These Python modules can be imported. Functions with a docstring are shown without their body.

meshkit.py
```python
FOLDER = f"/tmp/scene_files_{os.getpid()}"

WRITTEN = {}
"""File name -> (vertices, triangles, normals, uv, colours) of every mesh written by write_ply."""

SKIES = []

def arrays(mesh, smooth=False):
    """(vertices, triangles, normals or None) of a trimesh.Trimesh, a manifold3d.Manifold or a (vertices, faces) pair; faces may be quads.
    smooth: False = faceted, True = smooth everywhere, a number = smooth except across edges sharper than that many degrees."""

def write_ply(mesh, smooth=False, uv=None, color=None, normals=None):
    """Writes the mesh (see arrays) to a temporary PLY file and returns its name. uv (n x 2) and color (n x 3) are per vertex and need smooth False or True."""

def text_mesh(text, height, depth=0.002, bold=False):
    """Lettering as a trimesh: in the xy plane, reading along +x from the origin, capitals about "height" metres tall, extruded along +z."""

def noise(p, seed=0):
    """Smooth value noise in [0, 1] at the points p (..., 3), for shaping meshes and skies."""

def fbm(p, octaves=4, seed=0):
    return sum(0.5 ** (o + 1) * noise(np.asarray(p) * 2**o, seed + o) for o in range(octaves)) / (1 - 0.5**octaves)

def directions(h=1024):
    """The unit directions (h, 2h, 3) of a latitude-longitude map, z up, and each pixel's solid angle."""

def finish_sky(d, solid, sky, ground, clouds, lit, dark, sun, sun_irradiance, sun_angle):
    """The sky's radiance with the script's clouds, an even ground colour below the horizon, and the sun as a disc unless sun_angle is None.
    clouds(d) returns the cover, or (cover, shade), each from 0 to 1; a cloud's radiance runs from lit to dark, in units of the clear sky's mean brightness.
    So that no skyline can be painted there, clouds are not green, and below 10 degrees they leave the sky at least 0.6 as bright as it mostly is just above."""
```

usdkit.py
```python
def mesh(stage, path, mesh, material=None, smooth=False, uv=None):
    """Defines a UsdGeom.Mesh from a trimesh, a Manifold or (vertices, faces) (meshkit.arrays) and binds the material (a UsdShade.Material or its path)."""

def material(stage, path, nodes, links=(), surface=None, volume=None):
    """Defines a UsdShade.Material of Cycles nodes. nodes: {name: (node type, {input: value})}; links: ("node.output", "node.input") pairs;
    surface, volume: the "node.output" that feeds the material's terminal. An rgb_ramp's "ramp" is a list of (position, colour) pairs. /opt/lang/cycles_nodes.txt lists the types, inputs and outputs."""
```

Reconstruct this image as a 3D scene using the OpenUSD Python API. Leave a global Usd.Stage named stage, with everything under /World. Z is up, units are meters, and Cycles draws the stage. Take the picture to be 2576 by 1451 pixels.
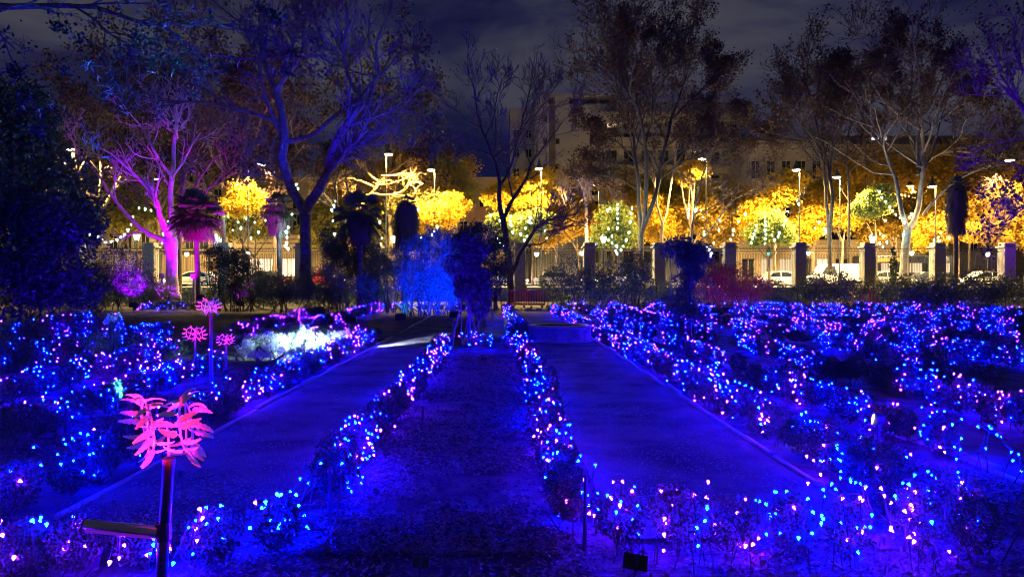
import math, random
import numpy as np
import usdkit, meshkit
from pxr import Usd, UsdGeom, UsdLux, UsdShade, Sdf, Gf, Vt

stage = Usd.Stage.CreateInMemory()
UsdGeom.SetStageUpAxis(stage, UsdGeom.Tokens.z)
UsdGeom.SetStageMetersPerUnit(stage, 1.0)
UsdGeom.Xform.Define(stage, '/World')
UsdGeom.Scope.Define(stage, '/World/Looks')

# ------------------------------------------------------------------ camera
F, CX, CY, EYE, PITCH = 1861.0, 1288.0, 725.5, 1.7, math.radians(0.785)   # working units: a picture 2576 wide
cam = UsdGeom.Camera.Define(stage, '/World/camera')
cam.AddTranslateOp().Set(Gf.Vec3d(0, 0, EYE))
cam.AddRotateXOp().Set(90 - math.degrees(PITCH))
cam.CreateHorizontalApertureAttr(36.0)
cam.CreateFocalLengthAttr(36.0 * F / 2576)
cam.CreateClippingRangeAttr(Gf.Vec2f(0.05, 5000))
cam.CreateExposureAttr(0.0)

# ------------------------------------------------------------------ night sky with low cloud lit by the city
sky = UsdLux.DomeLight.Define(stage, '/World/sky')
skym = usdkit.material(stage, '/World/Looks/night_sky', {
    'tc': ('texture_coordinate', {}),
    'mp': ('mapping', {'scale': (1.0, 1.0, 2.6), 'rotation': (0.0, 0.25, 0.6)}),
    'n1': ('noise_texture', {'scale': 3.4, 'detail': 6.0, 'roughness': 0.56, 'distortion': 0.35}),
    'r1': ('rgb_ramp', {'ramp': [(0.36, (0.06, 0.065, 0.40)), (0.46, (0.17, 0.175, 0.52)), (0.57, (0.42, 0.42, 0.68)), (0.68, (0.62, 0.61, 0.80))]}),
    'st': ('sky_texture', {'sky_type': 'single_scattering', 'sun_disc': False, 'sun_elevation': -0.16, 'sun_rotation': 2.6}),
    'mx': ('mix', {'mix_type': 'add', 'fac': 0.02}),
    'bg': ('background_shader', {'strength': 0.10})},
    [('tc.generated', 'mp.vector'), ('mp.vector', 'n1.vector'), ('n1.fac', 'r1.fac'), ('r1.color', 'mx.color1'),
     ('st.color', 'mx.color2'), ('mx.color', 'bg.color')], surface='bg.background')
UsdShade.MaterialBindingAPI.Apply(sky.GetPrim()).Bind(skym)
sky.GetPrim().SetCustomDataByKey('kind', 'structure')

# lamp strengths (all lamps are built below; three buried street lamps are added)
LED = 3200.0          # radiance of one fairy-light bulb
STREET = 60.0        # radiance of the street lamps' lenses
LANTERN = 150.0
STREET_W = 11500.0    # power that a street lamp throws downwards
TREE_LED = 170.0
HAZE = 0.004

# ------------------------------------------------------------------ helpers
def at(px, py, Y):
    dx, dy = (px - CX) / F, -(py - CY) / F
    d = np.array([dx, math.cos(PITCH) + dy * math.sin(PITCH), -math.sin(PITCH) + dy * math.cos(PITCH)])
    return np.array([0, 0, EYE]) + d * (Y / d[1])

def gp(px, py, z=0.0):
    p = at(px, py, 1.0) - np.array([0, 0, EYE])
    return np.array([0, 0, EYE]) + p * ((z - EYE) / p[2])

def rng_of(s):
    return np.random.default_rng(s)

_n = {}
def numbered(parent, name):
    k = _n.get((parent, name), 0)
    _n[(parent, name)] = k + 1
    return name if k == 0 else f'{name}_{k:03d}'

class Thing:
    def __init__(self, path, loc):
        self.path, self.loc = path, np.asarray(loc, float)

def tag(prim, label=None, cat=None, group=None, kind=None):
    for k, v in (('label', label), ('category', cat), ('group', group), ('kind', kind)):
        if v:
            prim.SetCustomDataByKey(k, v)

def thing(name, label, cat, loc=(0, 0, 0), group=None, kind=None):
    path = '/World/' + numbered('/World', name)
    x = UsdGeom.Xform.Define(stage, path)
    x.AddTranslateOp().Set(Gf.Vec3d(*map(float, loc)))
    tag(x.GetPrim(), label, cat, group, kind)
    return Thing(path, loc)

def part(parent, name, vf, mat, smooth=False, kind=None, label=None):
    """One Mesh below a thing or a part. The vertices are given in world coordinates."""
    path = parent.path + '/' + numbered(parent.path, name)
    v, f = (vf[0], vf[1]) if isinstance(vf, tuple) else (np.asarray(vf.vertices), np.asarray(vf.faces))
    m = usdkit.mesh(stage, path, (np.asarray(v, float) - parent.loc, f), mat, smooth=smooth)
    tag(m.GetPrim(), label, None, None, kind)
    return Thing(path, parent.loc)

def copy_of(src, name, label, loc, rotz=0.0, group=None, scale=None):
    path = '/World/' + numbered('/World', name)
    x = UsdGeom.Xform.Define(stage, path)
    x.GetPrim().GetReferences().AddInternalReference(src.path)
    x.ClearXformOpOrder()
    x.GetPrim().CreateAttribute('xformOp:translate', Sdf.ValueTypeNames.Double3).Set(Gf.Vec3d(*map(float, loc)))
    ops = [UsdGeom.XformOp(x.GetPrim().GetAttribute('xformOp:translate'))]
    if rotz:
        ops.append(x.AddRotateZOp()); ops[-1].Set(float(rotz))
    if scale:
        ops.append(x.AddScaleOp()); ops[-1].Set(Gf.Vec3f(*map(float, scale)))
    x.SetXformOpOrder(ops)
    tag(x.GetPrim(), label, None, group)
    x.GetPrim().SetInstanceable(True)
    return Thing(path, loc)

def lone(name, label, cat, vf, mat, smooth=False, group=None, kind=None):
    """A thing that is one mesh."""
    path = '/World/' + numbered('/World', name)
    v, f = vf
    m = usdkit.mesh(stage, path, (np.asarray(v, float), f), mat, smooth=smooth)
    tag(m.GetPrim(), label, cat, group, kind)
    return Thing(path, (0, 0, 0))

def join(*ms):
    vs, fs, n = [], [], 0
    for v, f in ms:
        f = np.asarray(f)
        if f.shape[1] == 4:
            f = np.vstack([f[:, [0, 1, 2]], f[:, [0, 2, 3]]])
        vs.append(np.asarray(v, float)); fs.append(f + n); n += len(v)
    return np.vstack(vs), np.vstack(fs)

BOXF = np.array([[0, 3, 2, 1], [4, 5, 6, 7], [0, 1, 5, 4], [1, 2, 6, 5], [2, 3, 7, 6], [3, 0, 4, 7]])
def box(x0, x1, y0, y1, z0, z1):
    v = np.array([[x0, y0, z0], [x1, y0, z0], [x1, y1, z0], [x0, y1, z0], [x0, y0, z1], [x1, y0, z1], [x1, y1, z1], [x0, y1, z1]], float)
    return v, np.vstack([BOXF[:, [0, 1, 2]], BOXF[:, [0, 2, 3]]])

def bevel_box(x0, x1, y0, y1, z0, z1, b):
    """A box with chamfered edges (convex hull of 24 points)."""
    import manifold3d as m3
    pts = []
    for sx in (0, 1):
        for sy in (0, 1):
            for sz in (0, 1):
                c = np.array([(x0, x1)[sx], (y0, y1)[sy], (z0, z1)[sz]], float)
                s = np.array([1 - 2 * sx, 1 - 2 * sy, 1 - 2 * sz]) * b
                for k in range(3):
                    o = s.copy(); o[k] = 0
                    pts.append(c + o)
    m = m3.Manifold.hull_points(np.array(pts)).to_mesh()
    return np.array(m.vert_properties[:, :3], float), np.array(m.tri_verts, int)

def rotz(vf, a, c=(0, 0, 0)):
    v, f = vf
    c = np.asarray(c, float)
    s, k = math.sin(a), math.cos(a)
    return (v - c) @ np.array([[k, s, 0], [-s, k, 0], [0, 0, 1]]) + c, f

def norm(v):
    return v / np.maximum(np.linalg.norm(v, axis=-1, keepdims=True), 1e-9)

def tubes(P, R, sides=6, cap=True):
    """Tubes along many polylines at once: P (N,K,3), R (N,K)."""
    P, R = np.asarray(P, float), np.asarray(R, float)
    N, K, _ = P.shape
    T = np.empty_like(P)
    T[:, 1:-1] = P[:, 2:] - P[:, :-2]
    T[:, 0], T[:, -1] = P[:, 1] - P[:, 0], P[:, -1] - P[:, -2]
    T = norm(T)
    mean = norm(P[:, -1] - P[:, 0])
    ref = np.where(np.abs(mean[:, 2:3]) < 0.85, [[0, 0, 1.0]], [[1.0, 0, 0]])[:, None, :]
    A = norm(np.cross(T, ref)); B = np.cross(T, A)
    a = np.arange(sides) / sides * 2 * math.pi
    V = P[:, :, None, :] + R[:, :, None, None] * (A[:, :, None, :] * np.cos(a)[:, None] + B[:, :, None, :] * np.sin(a)[:, None])
    idx = np.arange(N * K * sides).reshape(N, K, sides)
    i0, i1 = idx[:, :-1], idx[:, 1:]
    q = np.stack([i0, np.roll(i0, -1, 2), np.roll(i1, -1, 2), i1], -1).reshape(-1, 4)
    f = np.vstack([q[:, [0, 2, 1]], q[:, [0, 3, 2]]])
    if cap and sides > 2:
        e = [np.stack([idx[:, -1, 0], idx[:, -1, k], idx[:, -1, k + 1]], -1) for k in range(1, sides - 1)]
        b = [np.stack([idx[:, 0, 0], idx[:, 0, k + 1], idx[:, 0, k]], -1) for k in range(1, sides - 1)]
        f = np.vstack([f, *[x[:, [0, 2, 1]] for x in e], *[x[:, [0, 2, 1]] for x in b]])
    return V.reshape(-1, 3), f

def tube(pts, r, sides=6):
    pts = np.asarray(pts, float)
    r = np.full(len(pts), r) if np.ndim(r) == 0 else np.asarray(r, float)
    return tubes(pts[None], r[None], sides)

def lathe(profile, n=24, c=(0, 0, 0)):
    """profile: (r, z) pairs from bottom to top."""
    pr = np.asarray(profile, float)
    a = np.arange(n) / n * 2 * math.pi
    v = np.stack([pr[:, 0][:, None] * np.cos(a), pr[:, 0][:, None] * np.sin(a), np.repeat(pr[:, 1][:, None], n, 1)], -1)
    idx = np.arange(len(pr) * n).reshape(len(pr), n)
    i0, i1 = idx[:-1], idx[1:]
    q = np.stack([i0, np.roll(i0, -1, 1), np.roll(i1, -1, 1), i1], -1).reshape(-1, 4)
    return v.reshape(-1, 3) + np.asarray(c, float), np.vstack([q[:, [0, 1, 2]], q[:, [0, 2, 3]]])

def resample(pts, rad, K, wob=0.0, rng=None):
    """Smooth (Catmull-Rom) resampling of one polyline to K points."""
    p = np.column_stack([np.asarray(pts, float), np.asarray(rad, float)])
    q = np.vstack([2 * p[0] - p[1], p, 2 * p[-1] - p[-2]])
    s = np.linspace(0, len(p) - 1 - 1e-6, K)
    i, t = s.astype(int), (s - s.astype(int))[:, None]
    a, b, c, d = q[i], q[i + 1], q[i + 2], q[i + 3]
    o = 0.5 * (2 * b + (c - a) * t + (2 * a - 5 * b + 4 * c - d) * t ** 2 + (3 * b - a - 3 * c + d) * t ** 3)
    if wob and rng is not None:
        o[1:-1, :3] += rng.normal(0, wob, (K - 2, 3))
    return o[:, :3], np.maximum(o[:, 3], 0.004)

def leaves(P, size, rng, aspect=0.55, droop=0.0, flat=0.0):
    """One folded leaf (4 triangles share 5 points? no: two) per point."""
    N = len(P)
    s = size * rng.uniform(0.65, 1.3, (N, 1))
    d = rng.normal(0, 1, (N, 3)); d[:, 2] -= droop; d = norm(d)
    h = rng.normal(0, 1, (N, 3)); h[:, 2] += flat
    w = norm(np.cross(d, h)); n = np.cross(w, d)
    a, b = P - d * s * 0.5, P + d * s * 0.5
    l = P - w * s * aspect * 0.5 + n * s * 0.12 - d * s * 0.05
    r = P + w * s * aspect * 0.5 + n * s * 0.12 - d * s * 0.05
    v = np.stack([a, r, b, l], 1).reshape(-1, 3)
    i = np.arange(N)[:, None] * 4
    return v, np.vstack([i + [0, 1, 2], i + [0, 2, 3]])

def spawn(P, R, n, lenr, rng, ang=(30, 60), up=0.15, wob=0.18, K=5, t0=0.25, rr=0.6, rmin=0.006):
    N, k, _ = P.shape
    L = np.linalg.norm(np.diff(P, axis=1), axis=2).sum(1)
    t = rng.uniform(t0, 1.0, (N, n))
    s = t * (k - 1) - 1e-6
    i = np.clip(s.astype(int), 0, k - 2); f = (s - i)[..., None]
    ar = np.arange(N)[:, None]
    p0, p1 = P[ar, i], P[ar, i + 1]
    pos = p0 * (1 - f) + p1 * f
    r = R[ar, i] * (1 - f[..., 0]) + R[ar, i + 1] * f[..., 0]
    d = norm(p1 - p0)
    q = rng.normal(0, 1, d.shape); q = norm(q - (q * d).sum(-1, keepdims=True) * d)
    a = np.radians(rng.uniform(*ang, (N, n)))[..., None]
    d = d * np.cos(a) + q * np.sin(a)
    l = L[:, None] * lenr * rng.uniform(0.6, 1.2, (N, n)) * (1.2 - 0.65 * t)
    pts = [pos]
    for j in range(K - 1):
        d = norm(d + rng.normal(0, wob, d.shape) + np.array([0, 0, up]))
        pts.append(pts[-1] + d * (l / (K - 1))[..., None])
    pts = np.stack(pts, 2).reshape(N * n, K, 3)
    rad = np.maximum((r * rr)[..., None] * np.linspace(1, 0.4, K), rmin).reshape(N * n, K)
    return pts, rad

def px_limb(pts, Y, drift=0.0, rng=None):
    """pts: (px, py, width in the same pixels) at a distance of about Y metres."""
    out, rad, y = [], [], Y
    for k, (a, b, w) in enumerate(pts):
        if k and rng is not None:
            y += rng.normal(0, drift)
        out.append(at(a, b, y)); rad.append(w * 0.5 * y / F)
    return np.array(out), np.array(rad)

# ------------------------------------------------------------------ materials
def solid(name, col, rough=0.8, var=0.35, scale=6.0, bump=0.0, bscale=40.0, spec=0.3, metal=0.0, coord='object', detail=4.0):
    """Colour broken up by two noises, with a fine bump."""
    lo, hi = [c * (1 - var) for c in col], [min(1, c * (1 + var)) for c in col]
    nodes = {'tc': ('texture_coordinate', {}), 'n': ('noise_texture', {'scale': scale, 'detail': detail, 'roughness': 0.62}),
             'r': ('rgb_ramp', {'ramp': [(0.3, lo), (0.7, hi)]}),
             'p': ('principled_bsdf', {'roughness': rough, 'metallic': metal, 'specular_ior_level': spec})}
    links = [(f'tc.{coord}', 'n.vector'), ('n.fac', 'r.fac'), ('r.color', 'p.base_color')]
    if bump:
        nodes['b'] = ('noise_texture', {'scale': bscale, 'detail': 5.0, 'roughness': 0.65})
        nodes['bp'] = ('bump', {'strength': bump, 'distance': 0.03})
        links += [(f'tc.{coord}', 'b.vector'), ('b.fac', 'bp.height'), ('bp.normal', 'p.normal')]
    return usdkit.material(stage, '/World/Looks/' + name, nodes, links, surface='p.BSDF')

def leafy(name, cols, trans=0.35, rough=0.55, spec=0.25):
    """Every leaf (island) takes its own colour out of cols; light also passes through."""
    return usdkit.material(stage, '/World/Looks/' + name, {
        'g': ('geometry', {}), 'r': ('rgb_ramp', {'ramp': list(zip(np.linspace(0, 1, len(cols)), cols))}),
        'p': ('principled_bsdf', {'roughness': rough, 'specular_ior_level': spec}), 't': ('translucent_bsdf', {}), 'm': ('mix_closure', {'fac': trans})},
        [('g.random_per_island', 'r.fac'), ('r.color', 'p.base_color'), ('r.color', 't.color'), ('p.BSDF', 'm.closure1'), ('t.BSDF', 'm.closure2')], surface='m.closure')

def glow(name, col, strength):
    return usdkit.material(stage, '/World/Looks/' + name, {'e': ('emission', {'color': col, 'strength': strength})}, surface='e.emission')

def pane(name, tint=(0.02, 0.025, 0.03)):
    return usdkit.material(stage, '/World/Looks/' + name, {
        'd': ('diffuse_bsdf', {'color': tint}), 'g': ('glossy_bsdf', {'color': (0.9, 0.9, 0.9), 'roughness': 0.05}),
        'f': ('fresnel', {'IOR': 1.5}), 'm': ('mix_closure', {})},
        [('f.fac', 'm.fac'), ('d.BSDF', 'm.closure1'), ('g.BSDF', 'm.closure2')], surface='m.closure')

M = {}
M['soil'] = solid('soil', (0.040, 0.035, 0.035), 0.95, 0.6, 3.0, 0.9, 22.0, 0.15)
M['sand'] = solid('sand', (0.085, 0.075, 0.078), 0.95, 0.62, 1.1, 1.0, 70.0, 0.15, detail=9.0)
M['stone'] = solid('stone', (0.14, 0.135, 0.14), 0.8, 0.25, 4.0, 0.4, 35.0, 0.3)
M['granite'] = solid('granite', (0.24, 0.23, 0.22), 0.75, 0.3, 9.0, 0.3, 60.0, 0.3)
M['paving'] = solid('paving', (0.28, 0.27, 0.25), 0.8, 0.2, 2.0, 0.2, 30.0, 0.3)
M['asphalt'] = solid('asphalt', (0.06, 0.06, 0.06), 0.7, 0.3, 2.0, 0.3, 60.0, 0.35)
M['paint'] = solid('paint', (0.7, 0.7, 0.68), 0.7, 0.15, 3.0)
M['iron'] = solid('iron', (0.018, 0.018, 0.02), 0.45, 0.3, 10.0, 0.0, 40, 0.5)
M['bark'] = solid('bark', (0.13, 0.10, 0.08), 0.9, 0.4, 5.0, 0.8, 18.0, 0.2)
M['plane_bark'] = solid('plane_bark', (0.16, 0.14, 0.12), 0.85, 0.45, 2.2, 0.4, 14.0, 0.2)
M['pale_bark'] = solid('pale_bark', (0.42, 0.32, 0.36), 0.85, 0.2, 3.0, 0.4, 16.0, 0.2)
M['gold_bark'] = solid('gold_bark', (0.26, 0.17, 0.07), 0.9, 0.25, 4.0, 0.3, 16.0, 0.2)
M['dark_bark'] = solid('dark_bark', (0.055, 0.045, 0.04), 0.9, 0.4, 4.0, 0.5, 16.0, 0.2)
M['twig'] = solid('twig', (0.12, 0.09, 0.075), 0.9, 0.3, 5.0)
M['rope'] = solid('cable', (0.02, 0.03, 0.02), 0.6, 0.2, 5.0)
M['wood'] = solid('wood', (0.04, 0.03, 0.026), 0.85, 0.3, 8.0, 0.3, 40.0)
M['steel'] = solid('steel', (0.06, 0.06, 0.065), 0.38, 0.25, 6.0, 0.05, 60.0, 0.5, 0.5)
M['bright_steel'] = solid('bright_steel', (0.5, 0.5, 0.52), 0.28, 0.12, 6.0, 0.05, 60.0, 0.5, 0.95)
M['white_metal'] = solid('spinner_paint', (0.74, 0.70, 0.70), 0.35, 0.06, 8.0, 0.0, 40, 0.5)
M['red_plastic'] = solid('red_plastic', (0.42, 0.03, 0.03), 0.45, 0.2, 4.0, 0, 40, 0.4)
M['black_plastic'] = solid('black_plastic', (0.02, 0.02, 0.022), 0.5, 0.2, 8.0, 0, 40, 0.4)
M['label_plate'] = solid('label_plate', (0.03, 0.03, 0.032), 0.5, 0.2, 8.0, 0, 40, 0.4)
M['brass'] = solid('brass', (0.75, 0.56, 0.25), 0.35, 0.15, 8.0, 0.1, 40, 0.5, 0.7)
M['rubber'] = solid('rubber', (0.015, 0.015, 0.015), 0.8, 0.2, 8.0)
M['chrome'] = solid('chrome', (0.6, 0.6, 0.62), 0.25, 0.1, 8.0, 0, 40, 0.5, 0.9)
M['water'] = pane('water', (0.004, 0.005, 0.006))
M['pane'] = pane('window_glass')
M['box_leaf'] = leafy('box_leaf', [(0.035, 0.06, 0.022), (0.06, 0.095, 0.035), (0.09, 0.12, 0.05)], 0.25)
M['dark_leaf'] = leafy('dark_leaf', [(0.03, 0.05, 0.025), (0.05, 0.08, 0.035), (0.08, 0.11, 0.05)], 0.2, 0.4, 0.4)
M['grey_leaf'] = leafy('grey_leaf', [(0.14, 0.18, 0.12), (0.22, 0.27, 0.19), (0.30, 0.34, 0.26)], 0.25)
M['shrub_leaf'] = leafy('shrub_leaf', [(0.06, 0.09, 0.05), (0.12, 0.15, 0.10), (0.18, 0.2, 0.15)], 0.3)
M['red_leaf'] = leafy('red_leaf', [(0.20, 0.05, 0.03), (0.30, 0.08, 0.05), (0.16, 0.05, 0.03)], 0.3)
M['yellow_leaf'] = leafy('yellow_leaf', [(0.50, 0.32, 0.02), (0.62, 0.44, 0.03), (0.70, 0.54, 0.06), (0.56, 0.50, 0.08)], 0.48)
M['amber_leaf'] = leafy('amber_leaf', [(0.38, 0.24, 0.03), (0.54, 0.37, 0.04), (0.62, 0.47, 0.08), (0.44, 0.36, 0.09)], 0.48)
M['olive_leaf'] = leafy('olive_leaf', [(0.24, 0.21, 0.05), (0.38, 0.31, 0.06), (0.30, 0.30, 0.08), (0.50, 0.42, 0.08)], 0.48)
M['green_leaf'] = leafy('green_leaf', [(0.18, 0.22, 0.05), (0.30, 0.33, 0.07), (0.44, 0.42, 0.10)], 0.35)
M['brown_leaf'] = leafy('brown_leaf', [(0.06, 0.032, 0.03), (0.10, 0.052, 0.045), (0.14, 0.075, 0.055)], 0.3)
M['litter'] = leafy('litter', [(0.08, 0.065, 0.06), (0.16, 0.13, 0.11), (0.30, 0.26, 0.22), (0.11, 0.09, 0.08)], 0.15)
M['palm_leaf'] = leafy('palm_leaf', [(0.10, 0.13, 0.06), (0.16, 0.20, 0.09), (0.24, 0.27, 0.14)], 0.2)
M['dry_leaf'] = leafy('dry_palm_leaf', [(0.16, 0.12, 0.08), (0.22, 0.17, 0.11), (0.12, 0.09, 0.06)], 0.15)
M['pale_leaf'] = leafy('pale_leaf', [(0.35, 0.4, 0.32), (0.5, 0.55, 0.45), (0.42, 0.48, 0.38)], 0.4)
M['led_blue'] = glow('led_blue', (0.00004, 0.0006, 1.0), LED)
M['led_sky'] = glow('led_sky', (0.00010, 0.0018, 1.0), LED)
M['led_violet'] = glow('led_violet', (0.062, 0.0018, 0.9), LED * 0.62)
M['led_red'] = glow('led_red', (0.16, 0.0022, 0.5), LED * 0.3)
M['tree_led'] = glow('tree_led', (0.42, 0.86, 1.0), TREE_LED)
M['lamp'] = glow('street_lamp_lens', (1.0, 0.64, 0.21), STREET)
M['lantern'] = glow('lantern_glass', (1.0, 0.76, 0.42), LANTERN)
M['lantern_far'] = glow('lantern_glass_far', (1.0, 0.74, 0.40), 900.0)
M['head'] = glow('car_headlight', (1.0, 0.93, 0.8), 120.0)
M['tail'] = glow('car_taillight', (1.0, 0.03, 0.02), 14.0)
M['lit'] = glow('lit_window', (1.0, 0.72, 0.40), 1.1)
M['lit_cool'] = glow('lit_window_cool', (0.75, 0.9, 1.0), 1.6)
M['shop'] = glow('shop_window', (1.0, 0.74, 0.46), 2.2)
M['bar_highlight'] = glow('bar_highlight_glow', (0.30, 0.02, 1.0), 0.4)  # weak emission for the violet highlight along the bar
M['display'] = glow('bus_display', (1.0, 0.36, 0.05), 3.0)
M['signal_green'] = glow('signal_green', (0.02, 1.0, 0.42), 12.0)

# ================================================================== SETTING
def structure(name, vf, mat, label=None, smooth=False):
    t = lone(name, label, None, vf, mat, smooth=smooth, kind='structure')
    return t

def sheet(x0, x1, y0, y1, z, nx=1, ny=1, amp=0.0, seed=0, scale=1.0, skew=0.0):
    xs, ys = np.linspace(x0, x1, nx + 1), np.linspace(y0, y1, ny + 1)
    X, Y = np.meshgrid(xs, ys)
    Z = np.full(X.shape, float(z))
    if amp:
        pts = np.stack([X * scale, Y * scale, np.zeros_like(X)], -1)
        Z += amp * (meshkit.fbm(pts, 4, seed) - 0.5)
    if skew:
        X = X - skew * (Y - 5)
    v = np.stack([X, Y, Z], -1).reshape(-1, 3)
    i = np.arange((ny + 1) * (nx + 1)).reshape(ny + 1, nx + 1)
    q = np.stack([i[:-1, :-1], i[:-1, 1:], i[1:, 1:], i[1:, :-1]], -1).reshape(-1, 4)
    return v, np.vstack([q[:, [0, 1, 2]], q[:, [0, 2, 3]]])

SK = 0.015            # the rows lean a little to the left as they run away
def rowx(a, y):
    return a - SK * (y - 5)

FY = 56.0             # the street fence
TER = 1.0             # the street lies a metre above the beds
structure('ground', sheet(-600, 600, -60, 900, -0.03, 24, 24), M['soil'])
structure('garden_soil', sheet(-14, 14, 1.5, 19, 0.0, 220, 150, 0.045, 3, 2.3), M['soil'], smooth=True)
structure('path', sheet(-3.16, -1.58, 4.7, 40, 0.024, 12, 120, 0.012, 5, 1.4, SK), M['sand'], smooth=True)
structure('path', sheet(0.68, 2.46, 4.75, 40, 0.024, 12, 120, 0.012, 6, 1.4, SK), M['sand'], smooth=True)
structure('path', sheet(4.3, 5.1, 5.0, 40, 0.024, 6, 60, 0.012, 7, 1.4, SK), M['sand'], smooth=True)
structure('path', sheet(-3.1, 30, 40.3, 43.5, 0.03, 30, 4), M['sand'])
structure('path', sheet(-16, -3.3, 20.4, 22.6, 0.03, 30, 4), M['sand'])
structure('street_terrace', box(-500, 500, FY + 0.5, 900, -1.0, TER - 0.12), M['asphalt'])
structure('pavement', box(-300, 300, FY + 0.502, FY + 8.5, TER - 0.3, TER), M['paving'])
structure('pavement', box(-300, 300, 84, 96, TER - 0.3, TER + 0.003), M['paving'])
structure('median', box(-300, 300, 73.0, 75.0, TER - 0.3, TER + 0.002), M['paving'])
for k in range(26):
    x = -60 + k * 5.0
    structure('lane_marking', sheet(x, x + 2.2, 68.6, 68.75, TER - 0.116), M['paint'])

# granite strips that edge the paths: every stone is a piece
def edging(label, a, y0, y1, w, h, seed):
    r = rng_of(seed)
    t = thing('stone_edging', label, 'edging', (rowx(a, y0), y0, 0))
    y = y0
    while y < y1:
        l = min(r.uniform(0.7, 1.15) * (1 if y < 16 else 2.2), y1 - y)
        x = rowx(a, y) + r.normal(0, 0.016)
        part(t, 'stone', rotz(bevel_box(x - w / 2, x + w / 2, y, y + l - 0.018, -0.06, h + r.normal(0, 0.014), 0.012), r.normal(0, 0.015) + SK, (x, y, 0)), M['stone'])
        y += l
    return t
edging('pale granite strip along the left rim of the left sandy path', -3.22, 5.2, 38, 0.07, 0.03, 1)
edging('pale granite strip along the right rim of the path with the round basin', 2.5, 5.2, 38, 0.06, 0.04, 2)
edging('low granite strip beside the fourth lit hedge right of the basin path', 4.24, 5.0, 36, 0.08, 0.055, 3)
def edging_x(label, x0, x1, y, seed):
    r = rng_of(seed)
    t = thing('stone_edging', label, 'edging', (x0, y, 0))
    x = x0
    while x < x1:
        l = min(r.uniform(0.5, 0.9), x1 - x)
        part(t, 'stone', bevel_box(x, x + l - 0.015, y - 0.045, y + 0.045, -0.06, 0.016 + r.normal(0, 0.008), 0.010), M['stone'])
        x += l

# ================================================================== HEDGES AND THEIR FAIRY LIGHTS
def bulb_mesh(p, ax, s, n):
    ax = ax / np.linalg.norm(ax)
    a = np.cross(ax, [0.3, 0.9, 0.2]); a /= np.linalg.norm(a); b = np.cross(ax, a)
    th = np.arange(n) / n * 2 * math.pi
    ring = np.cos(th)[:, None] * a + np.sin(th)[:, None] * b
    v = [p[None] - ax * 0.020 * s]
    for r, h in ((0.015, 0.010), (0.0155, 0.020)):
        v.append(p + ring * r * s + ax * h * s)
    v.append(p[None] + ax * 0.024 * s)
    v = np.vstack(v)
    f = []
    for k in range(n):
        j = (k + 1) % n
        f += [[0, 1 + j, 1 + k], [1 + k, 1 + j, 1 + n + j], [1 + k, 1 + n + j, 1 + n + k], [1 + n + k, 1 + n + j, 1 + 2 * n]]
    return v, np.array(f)

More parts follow.
